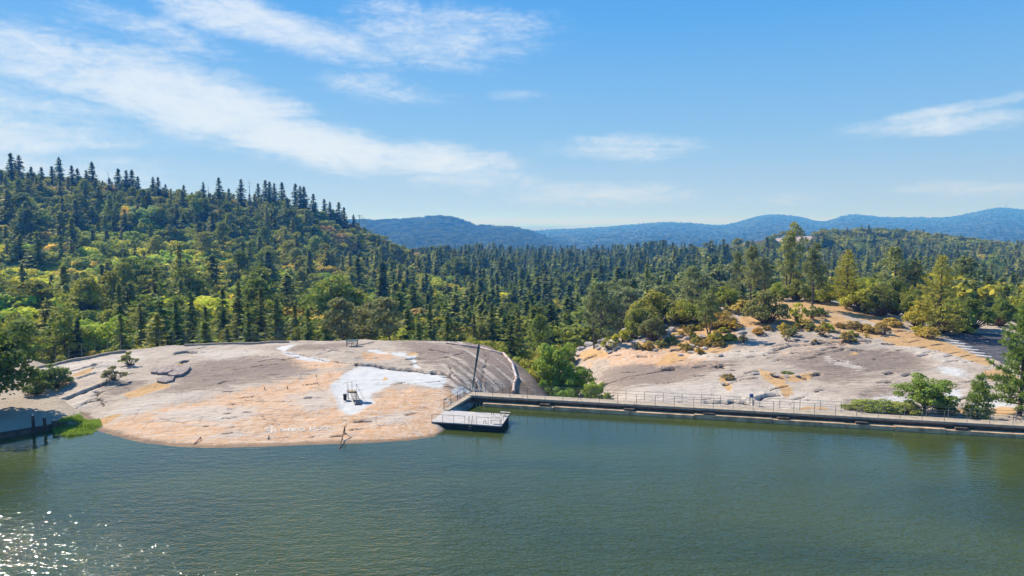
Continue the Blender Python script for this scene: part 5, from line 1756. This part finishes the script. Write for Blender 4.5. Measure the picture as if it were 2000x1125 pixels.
# --- low kerbs along the crest and the fence behind the left one
def crest_pt(px, off=0.0, back=0.0):
    cx = CREST[:, 0] / CREST[:, 1]
    u_ = (px - 1000) / FPX
    k = int(np.clip(np.searchsorted(cx, u_) - 1, 0, len(CREST) - 2))
    f = (u_ - cx[k]) / (cx[k + 1] - cx[k])
    d = CREST[k, 1] + (CREST[k + 1, 1] - CREST[k, 1]) * f + back
    x = u_ * d
    return Vector((x, d, ground_z(x, d) + off))


def kerb(name, pxs, label, h, w0):
    b = MB()
    P = [crest_pt(p, 0, -.4) for p in pxs]
    V, F = [], []
    for k, p in enumerate(P):
        d_ = (P[min(k + 1, len(P) - 1)] - P[max(k - 1, 0)])
        n_ = Vector((-d_.y, d_.x, 0)).normalized() * w0 / 2
        for s, z_ in ((-1, -.25), (1, -.25), (1, h), (-1, h)):
            V.append((p.x + n_.x * s, p.y + n_.y * s, p.z + z_))
        if k:
            o = (k - 1) * 4
            F += [(o + j, o + (j + 1) % 4, o + 4 + (j + 1) % 4, o + 4 + j) for j in range(4)]
    F += [(3, 2, 1, 0), tuple(len(V) - 4 + j for j in range(4))]
    return tag(b.add(V, F).build(name, M_CONC), label, "kerb", "kerbs on the dome's crest")


kerb("concrete_kerb", range(56, 240, 9), "pale concrete kerb climbing the dome's left crest", .30, .3)
kerb("concrete_kerb", range(352, 566, 9), "long level pale kerb on the dome's crest left of the bench", .24, .3)
e = empty("wire_fence", crest_pt(60, 0, .8), "thin wire fence on slim posts behind the dome's left crest", "fence")
tops = []
for px_ in range(70, 580, 26):
    p = crest_pt(px_, 0, .7)
    p.z = max(p.z, crest_pt(px_).z - 1.2)
    under(MB().tube([p - up * .6, p + up * 2.1], .028, 5).build("post", M_STEEL), e)
    tops.append(p)
for h in (2.05, 1.4, .75):
    under(MB().tube([p + up * h for p in tops], .012, 4).build("wire", M_STEEL), e)

# --- handrails that lead swimmers into the water
A = at_dist
sets = [("tilted rusty handrail leading into the water, farthest from the dock", [[on_plane(355, 894, -.15), A(374, 874, 59.2), A(392, 854, 60.6), A(393.5, 867, 60.7), A(401, 871, 60.9), A(393, 878, 60.2)], [A(374, 874, 59.2), A(375, 887, 59.2)], [A(394, 867, 60.7), A(394, 880, 60.4)]]),
        ("narrow rusty handrail leading into the water below the painted letters", [[on_plane(514.5, 895, -.15), A(519.5, 872, 60.1), A(525.5, 852, 60.9), A(525.7, 865, 61), A(534, 870, 61.2)], [A(520, 871, 60.1), A(520, 888, 60.0)], [A(525.5, 858, 60.9), A(525.5, 885, 60.4)], [A(520, 884, 60), A(525.5, 880, 60.4)]]),
        ("tallest rusty handrail leading into the water, nearest the lifeguard stand", [[on_plane(660, 889, -.15), A(669, 853, 60.9), A(673.5, 833, 61.9), A(673.5, 845, 62), A(683, 850, 62.2), A(680, 868, 61.9), A(669, 860, 61)], [A(666, 866, 60.6), A(666, 884, 60.4)], [A(669, 853, 60.9), A(669, 882, 60.6)], [A(673, 845, 61.9), A(673, 876, 61.2)]]),
        ("low rusty handrail at the waterline beside the dock", [[A(846, 845, 64.6), A(850, 833, 64.8), A(860, 839, 64.6), A(871, 845, 64.2)], [A(860, 839, 64.6), A(861, 850, 64.2)]])]
for lb, lines in sets:
    e = empty("handrail", Vector(lines[0][0]), lb, "handrail", "handrails into the water")
    under(MB().tube([Vector(q) for q in lines[0]], .048, 6).build("rail", M_RUST), e)
    for ln in lines[1:]:
        under(MB().tube([Vector(q) for q in ln], .04, 6).build("support", M_RUST), e)
for px_, py_, lb in ((517, 761, "short dark peg standing on the dome, farther from the lifeguard stand"), (562, 761, "short dark peg standing on the dome, nearer the lifeguard stand"), (618, 737, "tiny brown peg on the dome above the pair of pegs")):
    p = spot(px_, py_)
    tag(MB().tube([p - up * .1, p + up * .28, p + up * .30], [.04, .045, .02], 7).build("peg", M_DARK if px_ < 600 else M_BROWN), lb, "peg", "pegs on the dome")

# --- left landing: quay edge, two piles, stump
e = empty("quay_edge", (*QUAY_B, 0), "dark low quay wall along the shaded landing", "quay")
q0, q1 = QUAY_A - Q_DIR * 40, QUAY_B + Q_DIR * .6
b = MB()
for s, (z0, z1) in (((-.12, .16), (-.85, .42)),):
    b.prism([tuple(q0 + Q_NRM * s[0]), tuple(q1 + Q_NRM * s[0]), tuple(q1 + Q_NRM * s[1]), tuple(q0 + Q_NRM * s[1])], z0, z1)
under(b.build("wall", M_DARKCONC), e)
under(MB().prism([tuple(q0 + Q_NRM * -.17), tuple(q1 + Q_NRM * -.17), tuple(q1 + Q_NRM * .22), tuple(q0 + Q_NRM * .22)], .42, .50).build("coping", M_BROWN), e)
for px_, py_, tp, lb in ((66, 838, 812, "taller dark timber pile on the quay edge, nearer the shore oak"), (88, 835, 816, "shorter dark timber pile on the quay edge, nearer the grass")):
    c = on_plane(px_, py_ - 1, .45)
    h = size_px(c, py_ - tp) * 1.03
    e = empty("pile", c, lb, "pile", "timber piles on the quay")
    MB().tube([(0, 0, -1.2), (0, 0, h * .97), (0, 0, h)], [.155, .14, .10], 9).build("timber", M_BROWN, e)
    MB().tube([(0, 0, h), (0, 0, h + .1)], [.05, .02], 6).build("cap", M_WHITE, e)
c = on_plane(108, 829, .45)
e = empty("stone_pedestal", c, "squat stone pedestal with flat top beside the lakeside grass", "pedestal")
MB().box((0, 0, .2), (.42, .38, .42), bev=.04).build("base", M_DARKCONC, e)
MB().box((0, 0, .45), (.62, .5, .08), bev=.015).build("slab", M_CONC, e)
# lakeside grass
r = np.random.default_rng(4)
V, F = [], []
gp = [tuple(on_plane(a_, b_, .05)[:2]) for a_, b_ in ((104, 840), (122, 826), (160, 819), (196, 822), (200, 833), (180, 846), (135, 852), (110, 849))]
gxy = np.array(gp)
while len(F) < 5200:
    x, y = r.uniform(gxy[:, 0].min(), gxy[:, 0].max()), r.uniform(gxy[:, 1].min(), gxy[:, 1].max())
    if not in_poly(np.array(x), np.array(y), gp):
        continue
    k = vnoise(x * 1.1, y * 1.1, 8)
    h = (.12 + .55 * k * k) * r.uniform(.6, 1.2) * (1.35 if y > gxy[:, 1].mean() else .8)
    a_, l_ = r.uniform(0, 6.28), r.uniform(.05, .35) * h
    z0 = max(0.0, ground_z(x, y))
    dx, dy = math.cos(a_), math.sin(a_)
    wv = .022
    n0 = len(V)
    V += [(x - dy * wv, y + dx * wv, z0 - .05), (x + dy * wv, y - dx * wv, z0 - .05), (x + dx * l_ * .5 + dy * wv * .7, y + dy * l_ * .5 - dx * wv * .7, z0 + h * .65), (x + dx * l_, y + dy * l_, z0 + h)]
    F.append((n0, n0 + 1, n0 + 2, n0 + 3))
o = raw_mesh("shore_grass", np.array(V), np.array(F), M_LEAF)
o['tint'] = [.10, .15, .02]
tag(o, "bright green grass and reeds at the quay's end", None, None, 'stuff')

# --- loose slabs lying on the dome
def slab(poly, label, th, seed):
    r = np.random.default_rng(seed)
    P = [spot(a_, b_) for a_, b_ in poly]
    n = len(P)
    c = sum((p for p in P), Vector()) / n
    b = MB()
    tops_ = [p + up * (th + r.normal(0, .02)) for p in P]
    ring2 = [p.lerp(c, .05) + up * .035 for p in tops_]
    V = [tuple(p - up * .12) for p in P] + [tuple(p) for p in tops_] + [tuple(p) for p in ring2] + [tuple(c + up * (th + .06))]
    F = []
    for k in range(n):
        j = (k + 1) % n
        F += [(k, j, n + j, n + k), (n + k, n + j, 2 * n + j, 2 * n + k), (2 * n + k, 2 * n + j, 3 * n)]
    o = b.add(V, F).build("rock_slab", M_ROCKSLAB)
    return tag(o, label, "rock slab", "loose slabs on the dome")


M_ROCKSLAB = plain_mat("grey_brown_rock", (.27, .22, .20), .9, 0, .3, 2.2)
slab([(294, 726), (301, 720), (307, 720), (310, 727), (305, 731), (295, 730)], "smallest loose slab, at the left end of the pile on the dome", .22, 1)
slab([(312, 723), (325, 718), (341, 716), (348, 719), (336, 729), (328, 733), (307, 733)], "large flat slab in the middle of the pile on the dome", .28, 2)
slab([(346, 719), (360, 717), (373, 720), (366, 729), (356, 735), (338, 738), (328, 735)], "long slab at the right end of the pile on the dome", .30, 3)
slab([(306, 743), (318, 739), (341, 739), (338, 746), (323, 750), (307, 748)], "low slab beside the orange grass patch on the dome", .22, 4)

# --- blue box and white stand-pipe at the walkway
p = spot(1467, 792)
e = empty("utility_box", p, "small blue box on grey posts behind the walkway", "utility box")
MB().box((0, 0, 1.05), (.34, .26, .36), bev=.02).build("box", M_BLUE, e)
for sx in (-.14, .14):
    MB().tube([(sx, 0, -.2), (sx, 0, .9)], .035, 6).build("post", M_STEEL, e)
MB().tube([(.3, .1, -.2), (.3, .1, .6)], .03, 6).build("conduit", M_STEEL, e)
p0 = Vector(on_plane(1399.5, 806, .05))
tag(MB().tube([p0 - up * .3, p0 + up * .9], .06, 8).build("standpipe", M_WHITE), "white standpipe on the lake side of the walkway", "pipe")


# --- sheets laid on the ground: parking lot, markings, dirt, bare rock
def drape(name, poly, step, lift, mat, label=None, kind='structure', smooth_it=True):
    P = np.array([spot(a_, b_)[:2] for a_, b_ in poly])
    xs_ = np.arange(P[:, 0].min() - step, P[:, 0].max() + step * 2, step)
    ys_ = np.arange(P[:, 1].min() - step, P[:, 1].max() + step * 2, step)
    X, Y = np.meshgrid(xs_, ys_)
    Z = np.array([[ground_z(x, y) for x in xs_] for y in ys_])
    inside = in_poly(X + fbm(X / step * .08, Y / step * .08, 3) * step * 1.6, Y + fbm(X / step * .08, Y / step * .08, 13) * step * 1.6, [tuple(p) for p in P])
    F = grid_faces(len(ys_), len(xs_))
    keep_ = inside.ravel()[F].all(1)
    F = F[keep_]
    idx = np.unique(F)
    mp = np.full(X.size, -1)
    mp[idx] = np.arange(len(idx))
    V = np.stack([X.ravel(), Y.ravel(), Z.ravel() + lift], -1)[idx]
    o = raw_mesh(name, V, mp[F], mat, smooth=True)
    if label:
        tag(o, label, None, None, kind)
    return o


drape("parking_lot", PARKING, .3, .05, M_ASPH, "grey asphalt parking lot behind the granite slope")
b = MB()
for (a_, b_), (c_, d_) in (((1886, 680), (1940, 676)), ((1898, 687), (1958, 683)), ((1911, 693), (1975, 690)), ((1924, 700), (1985, 698)), ((1874, 674), (1920, 670)), ((1862, 668), (1905, 664)), ((1914, 667), (1930, 669))):
    p, q = spot(a_, b_), spot(c_, d_)
    n_ = Vector((-(q - p).y, (q - p).x, 0)).normalized() * (.05 if a_ != 1914 else .2)
    for k in range(8):
        s, t_ = p.lerp(q, k / 8), p.lerp(q, (k + 1) / 8)
        zs, zt_ = ground_z(s.x, s.y) + .10, ground_z(t_.x, t_.y) + .10
        b.add([(s.x - n_.x, s.y - n_.y, zs), (t_.x - n_.x, t_.y - n_.y, zt_), (t_.x + n_.x, t_.y + n_.y, zt_), (s.x + n_.x, s.y + n_.y, zs)], [(0, 1, 2, 3)])
tag(b.build("road_markings", M_ROOF), "white painted bay lines on the parking lot", None, None, 'structure')
ws = [(1859, 667), (1871, 673), (1884, 679), (1896, 685), (1908, 691.5), (1921, 698)]
for k, (a_, b_) in enumerate(ws):
    p = spot(a_, b_)
    tag(MB().box((p.x, p.y, p.z + .12), (1.75, .2, .16), -.55, .03).build("wheel_stop", M_WHITE), "white wheel stop edging the parking lot, %s from the far end" % ordn[k], "wheel stop", "wheel stops of the parking lot")
M_DIRT = soil_material("red_dirt", (.42, .17, .08), (.36, .20, .11), (.5, .3, .2), .06)
drape("dirt_road", [(762, 492), (775, 494), (792, 499), (808, 508), (798, 513), (783, 507), (770, 500)], 2.0, .8, M_DIRT, "red dirt track below the power line")
drape("cleared_strip", [(706, 436), (722, 438), (748, 460), (770, 484), (780, 496), (762, 494), (735, 478), (716, 458)], 3.0, .7, soil_material("dry_scrub", (.20, .15, .075), (.15, .12, .06), (.24, .15, .10), .08), "dry cleared strip under the power line")
M_PALEROCK = soil_material("pale_rock", (.40, .32, .27), (.33, .265, .225), (.17, .14, .10), .07)
for k, pl_ in enumerate(([(1334, 488), (1352, 478), (1386, 472), (1378, 483), (1352, 492)], [(1444, 480), (1462, 469), (1474, 472), (1470, 486), (1452, 490)], [(1500, 462), (1530, 452), (1575, 449), (1592, 460), (1588, 474), (1548, 472), (1510, 474)],
                         [(1598, 455), (1612, 446), (1632, 446), (1622, 458)], [(1405, 478), (1420, 474), (1416, 484)])):
    drape("bare_rock", pl_, 2.5, .5, M_PALEROCK, "pale bare rock showing on the far crest")


# --- far houses
def house(name, px, py, w0, d0, h0, rz, roof, label, flat=False):
    p = spot(px, py)
    e = empty(name, p, label, "house", "houses in the valley", rz)
    MB().box((0, 0, h0 / 2 - .5), (w0, d0, h0 + 1)).build("wall", M_WALL, e)
    ov, rh = .6, w0 * .22
    V = [(-w0 / 2 - ov, -d0 / 2 - ov, h0), (w0 / 2 + ov, -d0 / 2 - ov, h0), (w0 / 2 + ov, d0 / 2 + ov, h0), (-w0 / 2 - ov, d0 / 2 + ov, h0), (-w0 / 2 - ov, 0, h0 + rh), (w0 / 2 + ov, 0, h0 + rh)]
    MB().add(V, [(0, 1, 5, 4), (2, 3, 4, 5), (0, 4, 3), (1, 2, 5), (3, 2, 1, 0)]).build("roof", roof, e)
    for sx in (-.28, .0, .28):
        f = MB().box((sx * w0, -d0 / 2 - .02, h0 * .55), (w0 * .14, .08, h0 * .34)).build("window", M_WHITE, e)
        MB().box((sx * w0, -d0 / 2 - .05, h0 * .55), (w0 * .11, .06, h0 * .27)).build("pane", M_GLASS, f)
    return e


for nm, px, py, w0, d0, h0, rz, rf, lb in HOUSES:
    house("house", px, py, w0, d0, h0, rz, {"r": M_REDROOF, "g": M_ROOF, "w": M_PALEROOF}[rf], lb)

# --- power line over the hill's end
e_pts = []
for k, (px, py, d) in enumerate(((704, 419, 575), (748, 462, 640), (790, 489, 740))):
    x = (px - 1000) / FPX * d
    z0 = ground_z(x, d)
    zt = CAM_H + (432 - py) / FPX * d
    zt = max(zt, z0 + 9)
    e = empty("utility_pole", (x, d, z0), ["power pole hidden among trees at the hill's end", "pale power pole halfway down the cleared strip", "power pole at the foot of the cleared strip"][k], "utility pole", "poles of the power line")
    MB().tube([(0, 0, -1), (0, 0, zt - z0)], [.3, .2], 6).build("pole", M_STEEL, e)
    MB().box((0, 0, zt - z0 - .8), (4.4, .25, .25), .5).build("crossarm", M_STEEL, e)
    e_pts.append(Vector((x, d, zt - .6)))
for k in range(4):
    off = Vector(((k - 1.5) * 1.35 * math.cos(.5), (k - 1.5) * 1.35 * math.sin(.5), 0))
    P = []
    for p, q in zip(e_pts[:-1], e_pts[1:]):
        for j in range(9):
            f = j / 8
            P.append(p.lerp(q, f) + off - up * 5.0 * f * (1 - f))
    tag(MB().tube(P, .10, 4, False).build("power_line", M_WIRE), "pale power line wire descending the cleared strip, %s from the hill" % ordn[k], "power line", "wires of the power line")
k = int(np.argmin(np.abs(HILL_B[0][59] / HILL_B[1][59] - (1957 - 1000) / FPX)))
p = Vector((HILL_B[0][59, k], HILL_B[1][59, k], HILL_B[2][59, k]))
e = empty("radio_mast", p, "tiny radio mast on the highest point of the blue ridge", "mast")
MB().tube([(0, 0, -2), (0, 0, 38)], [2.0, .8], 5).build("tower", M_STEEL, e)
MB().tube([(-10, 4, -2), (-10, 4, 20)], [1.2, .8], 5).build("antenna", M_STEEL, e)

# --- painted letters on the rock above the waterline (strokes in the letters' own box, x right, y up)
STROKES = {
    'S': [[(.9, .85), (.5, 1), (.1, .8), (.2, .58), (.8, .42), (.9, .18), (.5, 0), (.05, .15)]], 'h': [[(.1, 1.5), (.1, 0)], [(.1, .6), (.5, .85), (.85, .6), (.85, 0)]],
    'a': [[(.8, .8), (.4, .9), (.1, .5), (.3, .05), (.75, .3), (.8, .85), (.85, 0)]], 'w': [[(0, .9), (.25, 0), (.5, .7), (.75, 0), (1, .9)]], 'n': [[(.1, .9), (.1, 0)], [(.1, .6), (.45, .9), (.85, .65), (.88, 0)]],
    'H': [[(.1, 1.15), (.1, 0)], [(.9, 1.15), (.9, 0)], [(.1, .55), (.9, .6)]], 'u': [[(.1, .9), (.15, .2), (.5, 0), (.85, .25)], [(.88, .9), (.88, 0)]], 'U': [[(.1, 1), (.15, .2), (.5, 0), (.85, .2), (.9, 1)]], 'P': [[(.1, 0), (.1, 1), (.7, .95), (.85, .7), (.6, .45), (.1, .45)]],
}


def letters(name, items, label, wd):
    b = MB()
    for ch, x0, x1, y0, y1 in items:
        for st in STROKES[ch]:
            P = []
            for (u0, v0), (u1, v1) in zip(st[:-1], st[1:]):
                for k in range(5):
                    f = k / 5
                    P.append(spot(x0 + (x1 - x0) * (u0 + (u1 - u0) * f), y1 - (y1 - y0) * (v0 + (v1 - v0) * f)))
            P.append(spot(x0 + (x1 - x0) * st[-1][0], y1 - (y1 - y0) * st[-1][1]))
            V, F = [], []
            for k, p in enumerate(P):
                d_ = P[min(k + 1, len(P) - 1)] - P[max(k - 1, 0)]
                n_ = Vector((-d_.y, d_.x, 0)).normalized() * wd * random.uniform(.7, 1.2)
                for s in (-1, 1):
                    x, y = p.x + n_.x * s, p.y + n_.y * s
                    V.append((x, y, max(ground_z(x, y), p.z) + .03))
                if k:
                    F.append((2 * k - 2, 2 * k - 1, 2 * k + 1, 2 * k))
            b.add(V, F)
    return tag(b.build(name, M_CHALK), label, "graffiti")


m, t = new_mat("worn_white_paint")
g = t.n('ShaderNodeTexCoord').outputs['Object']
wn = t.math('MULTIPLY', t.ramp(t.noise(g, 5.5, 5, .7), .36, .54), .85)
p = t.n('ShaderNodeBsdfPrincipled', {'Base Color': (.70, .63, .55, 1), 'Roughness': .85})
tr = t.n('ShaderNodeBsdfTransparent')
t.n('ShaderNodeOutputMaterial', {0: t.n('ShaderNodeMixShader', {0: wn, 1: tr.outputs[0], 2: p.outputs[0]}).outputs[0]})
M_CHALK = m
letters("painted_letters", [('S', 518, 526, 837, 844), ('h', 530, 541, 837, 846), ('a', 545, 553, 837, 844), ('w', 554, 563, 837, 843), ('n', 564, 573, 836.5, 843), ('n', 575, 584, 836, 842.5), ('a', 586, 596, 835.5, 842.5),
                            ('H', 605, 616, 835, 843), ('u', 620, 627, 835, 840.5), ('n', 629, 635, 834, 839.5), ('n', 638, 646, 833, 838.5)], "large worn white painted letters on the rock near the waterline", .10)
letters("painted_letters", [('S', 413, 420, 815, 822), ('U', 422, 429, 814, 821), ('P', 430, 437, 813.5, 820.5)], "small faded white painted letters on the dome left of the big lettering", .07)

# ------------------------------------------------------------------ bushes and boulders of the granite slope
C1, C2, C3, C4 = (.145, .15, .026), (.23, .20, .026), (.24, .165, .04), (.075, .09, .02)
KIND = {C1: "olive", C2: "yellow-green", C3: "rusty", C4: "dark green"}
BUSH = [  # photo x, base row, width, height, colour, prototype set, where
    (1285, 640, 112, 74, C1, 1, "largest rounded bush of the crest thicket"), (1338, 634, 84, 64, C1, 1, "second largest bush of the crest thicket"), (1248, 656, 62, 60, (.10, .10, .026), 1, "olive bush at the left end of the crest thicket"),
    (1276, 668, 58, 52, (.09, .085, .035), 1, "brownish bush in front of the crest thicket"), (1378, 628, 62, 56, C1, 1, "olive bush between the thicket and the V-trunked pine"), (1412, 642, 70, 46, C3, 1, "rusty bush right behind the V-trunked pine"),
    (1446, 590, 68, 46, (.07, .095, .022), 1, "dark rounded bush on the crest left of the forked pine"), (1458, 613, 70, 30, C3, 0, "rusty low bush under the dark rounded crest bush"), (1503, 635, 92, 68, (.115, .11, .035), 1, "big round bush beside the top of the dirt path"),
    (1424, 605, 60, 46, C1, 1, "olive bush just left of the dark rounded crest bush"), (1560, 588, 56, 44, (.12, .11, .03), 1, "bush behind the trunk of the tall forked pine"), (1522, 588, 50, 40, C1, 1, "bush left of the tall forked pine's trunk"),
    (1622, 590, 62, 50, C2, 1, "yellow-green bush between the path pines"), (1600, 592, 50, 36, C1, 1, "olive bush at the foot of the dusky path pine"), (1690, 612, 76, 56, C2, 1, "yellow-green bush right of the lone path pine"),
    (1727, 620, 76, 62, C4, 1, "dark bush right of the lone path pine"), (1756, 617, 76, 76, C4, 1, "tallest dark bush along the dirt path"), (1783, 622, 56, 60, C1, 1, "olive bush left of the tiered pine"), (1800, 642, 60, 56, C2, 1, "yellow-green bush touching the tiered pine"),
    (1872, 646, 76, 62, C1, 1, "olive bush right of the tiered pine"), (1908, 646, 84, 66, C4, 1, "wide dark bush beside the parking lot"), (1850, 654, 52, 38, C3, 0, "rusty bush under the tiered pine"), (1818, 662, 46, 27, C3, 0, "round rusty bush where the path meets the parking lot"),
    (1886, 652, 44, 26, C2, 0, "pale yellow-green bush at the parking lot's edge"), (1562, 628, 48, 36, C2, 0, "yellowish bush right of the big round bush"), (1588, 624, 34, 26, (.12, .11, .04), 0, "small bush below the dusky path pine"),
    (1602, 618, 36, 24, C4, 0, "small dark bush on the path's lower side"), (1572, 640, 44, 20, C3, 0, "rusty low bush below the yellowish one"), (1216, 668, 44, 36, (.22, .19, .022), 0, "bright yellow bush left of the boulders"),
    (1190, 684, 36, 24, (.20, .18, .022), 0, "yellow bush beside the leaning pine's foot"), (1235, 662, 40, 40, C1, 0, "olive bush above the bright yellow one"), (1424, 741, 30, 14, (.13, .11, .04), 0, "lone low bush in the middle of the bare slope"),
    (1540, 730, 30, 8, (.10, .10, .04), 0, "flat little bush in a hollow of the bare slope"), (1745, 638, 42, 22, C3, 0, "rusty bush on the lower edge of the dirt path"), (1700, 650, 42, 26, C3, 0, "largest rusty bush below the dirt path"),
    (1730, 657, 36, 24, (.16, .12, .04), 0, "brownish bush below the dirt path's bend"), (1674, 643, 40, 16, (.12, .09, .035), 0, "flat brown bush below the lone path pine's shadow"), (1345, 604, 30, 26, C2, 0, "small yellow bush in front of the thicket"),
    (1960, 640, 70, 60, C4, 1, "dark bush at the far side of the parking lot"), (2010, 640, 80, 70, C1, 1, "olive bush at the far end of the parking lot"), (1660, 600, 40, 26, C1, 0, "small olive bush behind the lone path pine"),
]
for bx, by, wp, hp, c, st, lb in BUSH:
    p = spot(bx, by)
    w0, h0 = size_px(p, wp), size_px(p, hp)
    pr = (BIGBUSH if st else SHRUB)[random.randrange(3)]
    e = empty("bush", (p.x, p.y + w0 * .2, ground_z(p.x, p.y + w0 * .2) - .1), lb, "bush", "bushes on the crest", random.uniform(0, 6.28))
    e.scale = (w0 * 1.1, w0 * 1.0, h0 / .78)
    for me, nm in zip(pr, ("foliage", "stems")):
        o = link(bpy.data.objects.new(nm, me), e)
        if nm == "foliage":
            o['tint'] = [v * random.uniform(.9, 1.1) for v in c]
SMALL = [(1290, 678, 28, 18), (1340, 684, 26, 18), (1312, 668, 24, 16), (1396, 670, 40, 24), (1422, 666, 30, 20), (1452, 669, 26, 14), (1480, 653, 26, 14), (1436, 646, 30, 18), (1366, 691, 20, 14), (1530, 650, 30, 22), (1546, 657, 24, 18), (1553, 645, 20, 14),
         (1535, 666, 16, 18), (1581, 644, 20, 14), (1606, 656, 30, 24), (1616, 646, 26, 18), (1652, 668, 28, 18), (1660, 656, 24, 14), (1720, 640, 22, 12), (1790, 647, 26, 12), (1244, 684, 22, 14), (1266, 682, 26, 18), (1640, 640, 24, 12), (1500, 645, 22, 14)]
r = np.random.default_rng(9)
SCRUB = [(1255, 660), (1330, 636), (1420, 642), (1440, 660), (1400, 680), (1290, 682)]
GRIT = [(1520, 640), (1640, 625), (1740, 655), (1660, 672), (1530, 672)]
n_ = 0
items = [(a_, b_, c_, d_, "scattered") for a_, b_, c_, d_ in SMALL]
for poly, n0 in ((SCRUB, 46), (GRIT, 14)):
    k = 0
    while k < n0:
        x, y = r.uniform(1240, 1760), r.uniform(620, 690)
        if in_poly(np.array(x), np.array(y), poly):
            wv = r.uniform(9, 24) if poly is SCRUB else r.uniform(6, 15)
            items.append((x, y, wv, wv * r.uniform(.5, .75), "scrub" if poly is SCRUB else "grit"))
            k += 1
for bx, by, wp, hp, wh in items:
    p = spot(bx, by)
    w0, h0 = size_px(p, wp), size_px(p, hp)
    c = [C3, (.17, .13, .04), C2, (.12, .11, .04), (.20, .15, .03)][r.integers(0, 5)]
    lb, gr = (("low rusty scrub bush among the boulders below the crest thicket", "scrub among the boulders") if wh == "scrub" else ("tiny dry bush on the sandy ground below the dirt path", "tiny bushes below the path") if wh == "grit"
              else ("small dry bush on the upper part of the bare granite slope", "small bushes on the granite slope"))
    e = empty("shrub", (p.x, p.y, p.z - .05), lb, "shrub", gr, r.uniform(0, 6.28))
    e.scale = (w0 * 1.1, w0, h0 / .7)
    for me, nm in zip(SHRUB[r.integers(0, 4)], ("foliage", "stems")):
        o = link(bpy.data.objects.new(nm, me), e)
        if nm == "foliage":
            o['tint'] = [v * r.uniform(.85, 1.15) for v in c]

M_BOULDER = plain_mat("boulder_rock", (.38, .34, .32), .9, 0, .35, 2.5)


def boulder_mesh(seed):
    bm = bmesh.new()
    bmesh.ops.create_icosphere(bm, subdivisions=3, radius=.5)
    rr = np.random.default_rng(seed)
    cuts = [(unit(rr.normal(0, 1, 3)), rr.uniform(.26, .42)) for _ in range(9)]
    for v in bm.verts:
        c = np.array(v.co)
        for n0, d0 in cuts:
            k = float(c @ n0) - d0
            if k > 0:
                c = c - n0 * k * .92
        c = c * (1 + .05 * float(fbm(c[0] * 5 + seed, c[1] * 5 + c[2] * 3, seed, 3)))
        v.co = c
    me = bpy.data.meshes.new("boulder")
    bm.to_mesh(me)
    bm.free()
    me.materials.append(M_BOULDER)
    return me


BM_ = [boulder_mesh(k) for k in range(6)]
BOULD = [("at the left tip of the granite slope", [(1120, 690, 16, 8), (1136, 684, 18, 9), (1150, 677, 22, 10), (1160, 672, 12, 8), (1168, 684, 10, 6), (1128, 696, 12, 5)]),
         ("beside the leaning pine's foot", [(1172, 672, 14, 9), (1182, 668, 14, 8), (1166, 678, 10, 6), (1192, 690, 12, 6)]),
         ("along the thicket's shaded foot", [(1222, 650, 18, 10), (1231, 645, 14, 8), (1250, 652, 10, 8), (1272, 650, 18, 12), (1288, 655, 26, 13), (1305, 655, 18, 14), (1312, 648, 16, 12), (1298, 640, 10, 8)]),
         ("between the scrub and the bare rock", [(1238, 673, 14, 7), (1262, 671, 14, 8), (1271, 681, 16, 10), (1280, 686, 10, 5), (1325, 661, 18, 9), (1343, 664, 14, 9), (1371, 662, 16, 10), (1300, 665, 20, 12), (1332, 668, 10, 6)]),
         ("scattered below the V-trunked pine", [(1352, 678, 12, 7), (1362, 681, 8, 5), (1378, 683, 14, 6), (1397, 678, 14, 6), (1350, 690, 16, 5), (1408, 696, 12, 6), (1450, 652, 18, 7), (1330, 695, 12, 5)]),
         ("on the sandy ground below the path", [(1510, 672, 10, 5), (1555, 665, 12, 6), (1590, 640, 10, 6), (1628, 662, 10, 5), (1575, 668, 14, 5)]),
         ("on the lower bare slope", [(1518, 738, 14, 6), (1412, 752, 10, 5), (1478, 732, 16, 6), (1560, 737, 14, 6)])]
for wh, lst in BOULD:
    lst = sorted(lst)
    for k, (bx, by, wp, hp) in enumerate(lst):
        p = spot(bx, by)
        w0, h0 = size_px(p, wp), size_px(p, hp)
        o = link(bpy.data.objects.new("boulder", BM_[r.integers(0, 6)]))
        o.location = (p.x, p.y + w0 * .2, p.z + h0 * .28)
        o.scale = (w0 * 1.1, w0 * r.uniform(.7, 1.1), h0 * 1.25)
        o.rotation_euler = (r.uniform(-.2, .2), r.uniform(-.2, .2), r.uniform(0, 6.28) * 0 + r.uniform(-.5, .5))
        tag(o, "grey boulder %s, %s from the left" % (wh, ordn[k]), "boulder", "boulders on the granite slope")

# ------------------------------------------------------------------ haze: one closed box of even air round the whole scene
m, t = new_mat("haze_air")
vol = t.n('ShaderNodeVolumePrincipled', {'Color': (.07, .35, 1.0, 1), 'Density': 2.8e-4, 'Anisotropy': .1})
vol.inputs['Absorption Color'].default_value = (1, 1, 1, 1)
t.n('ShaderNodeOutputMaterial', {1: vol.outputs[0]})
tag(MB().box((0, 20500, 9), (85000, 50000, 324)).build("haze", m), "thin blue haze in the valley air", None, None, 'stuff')
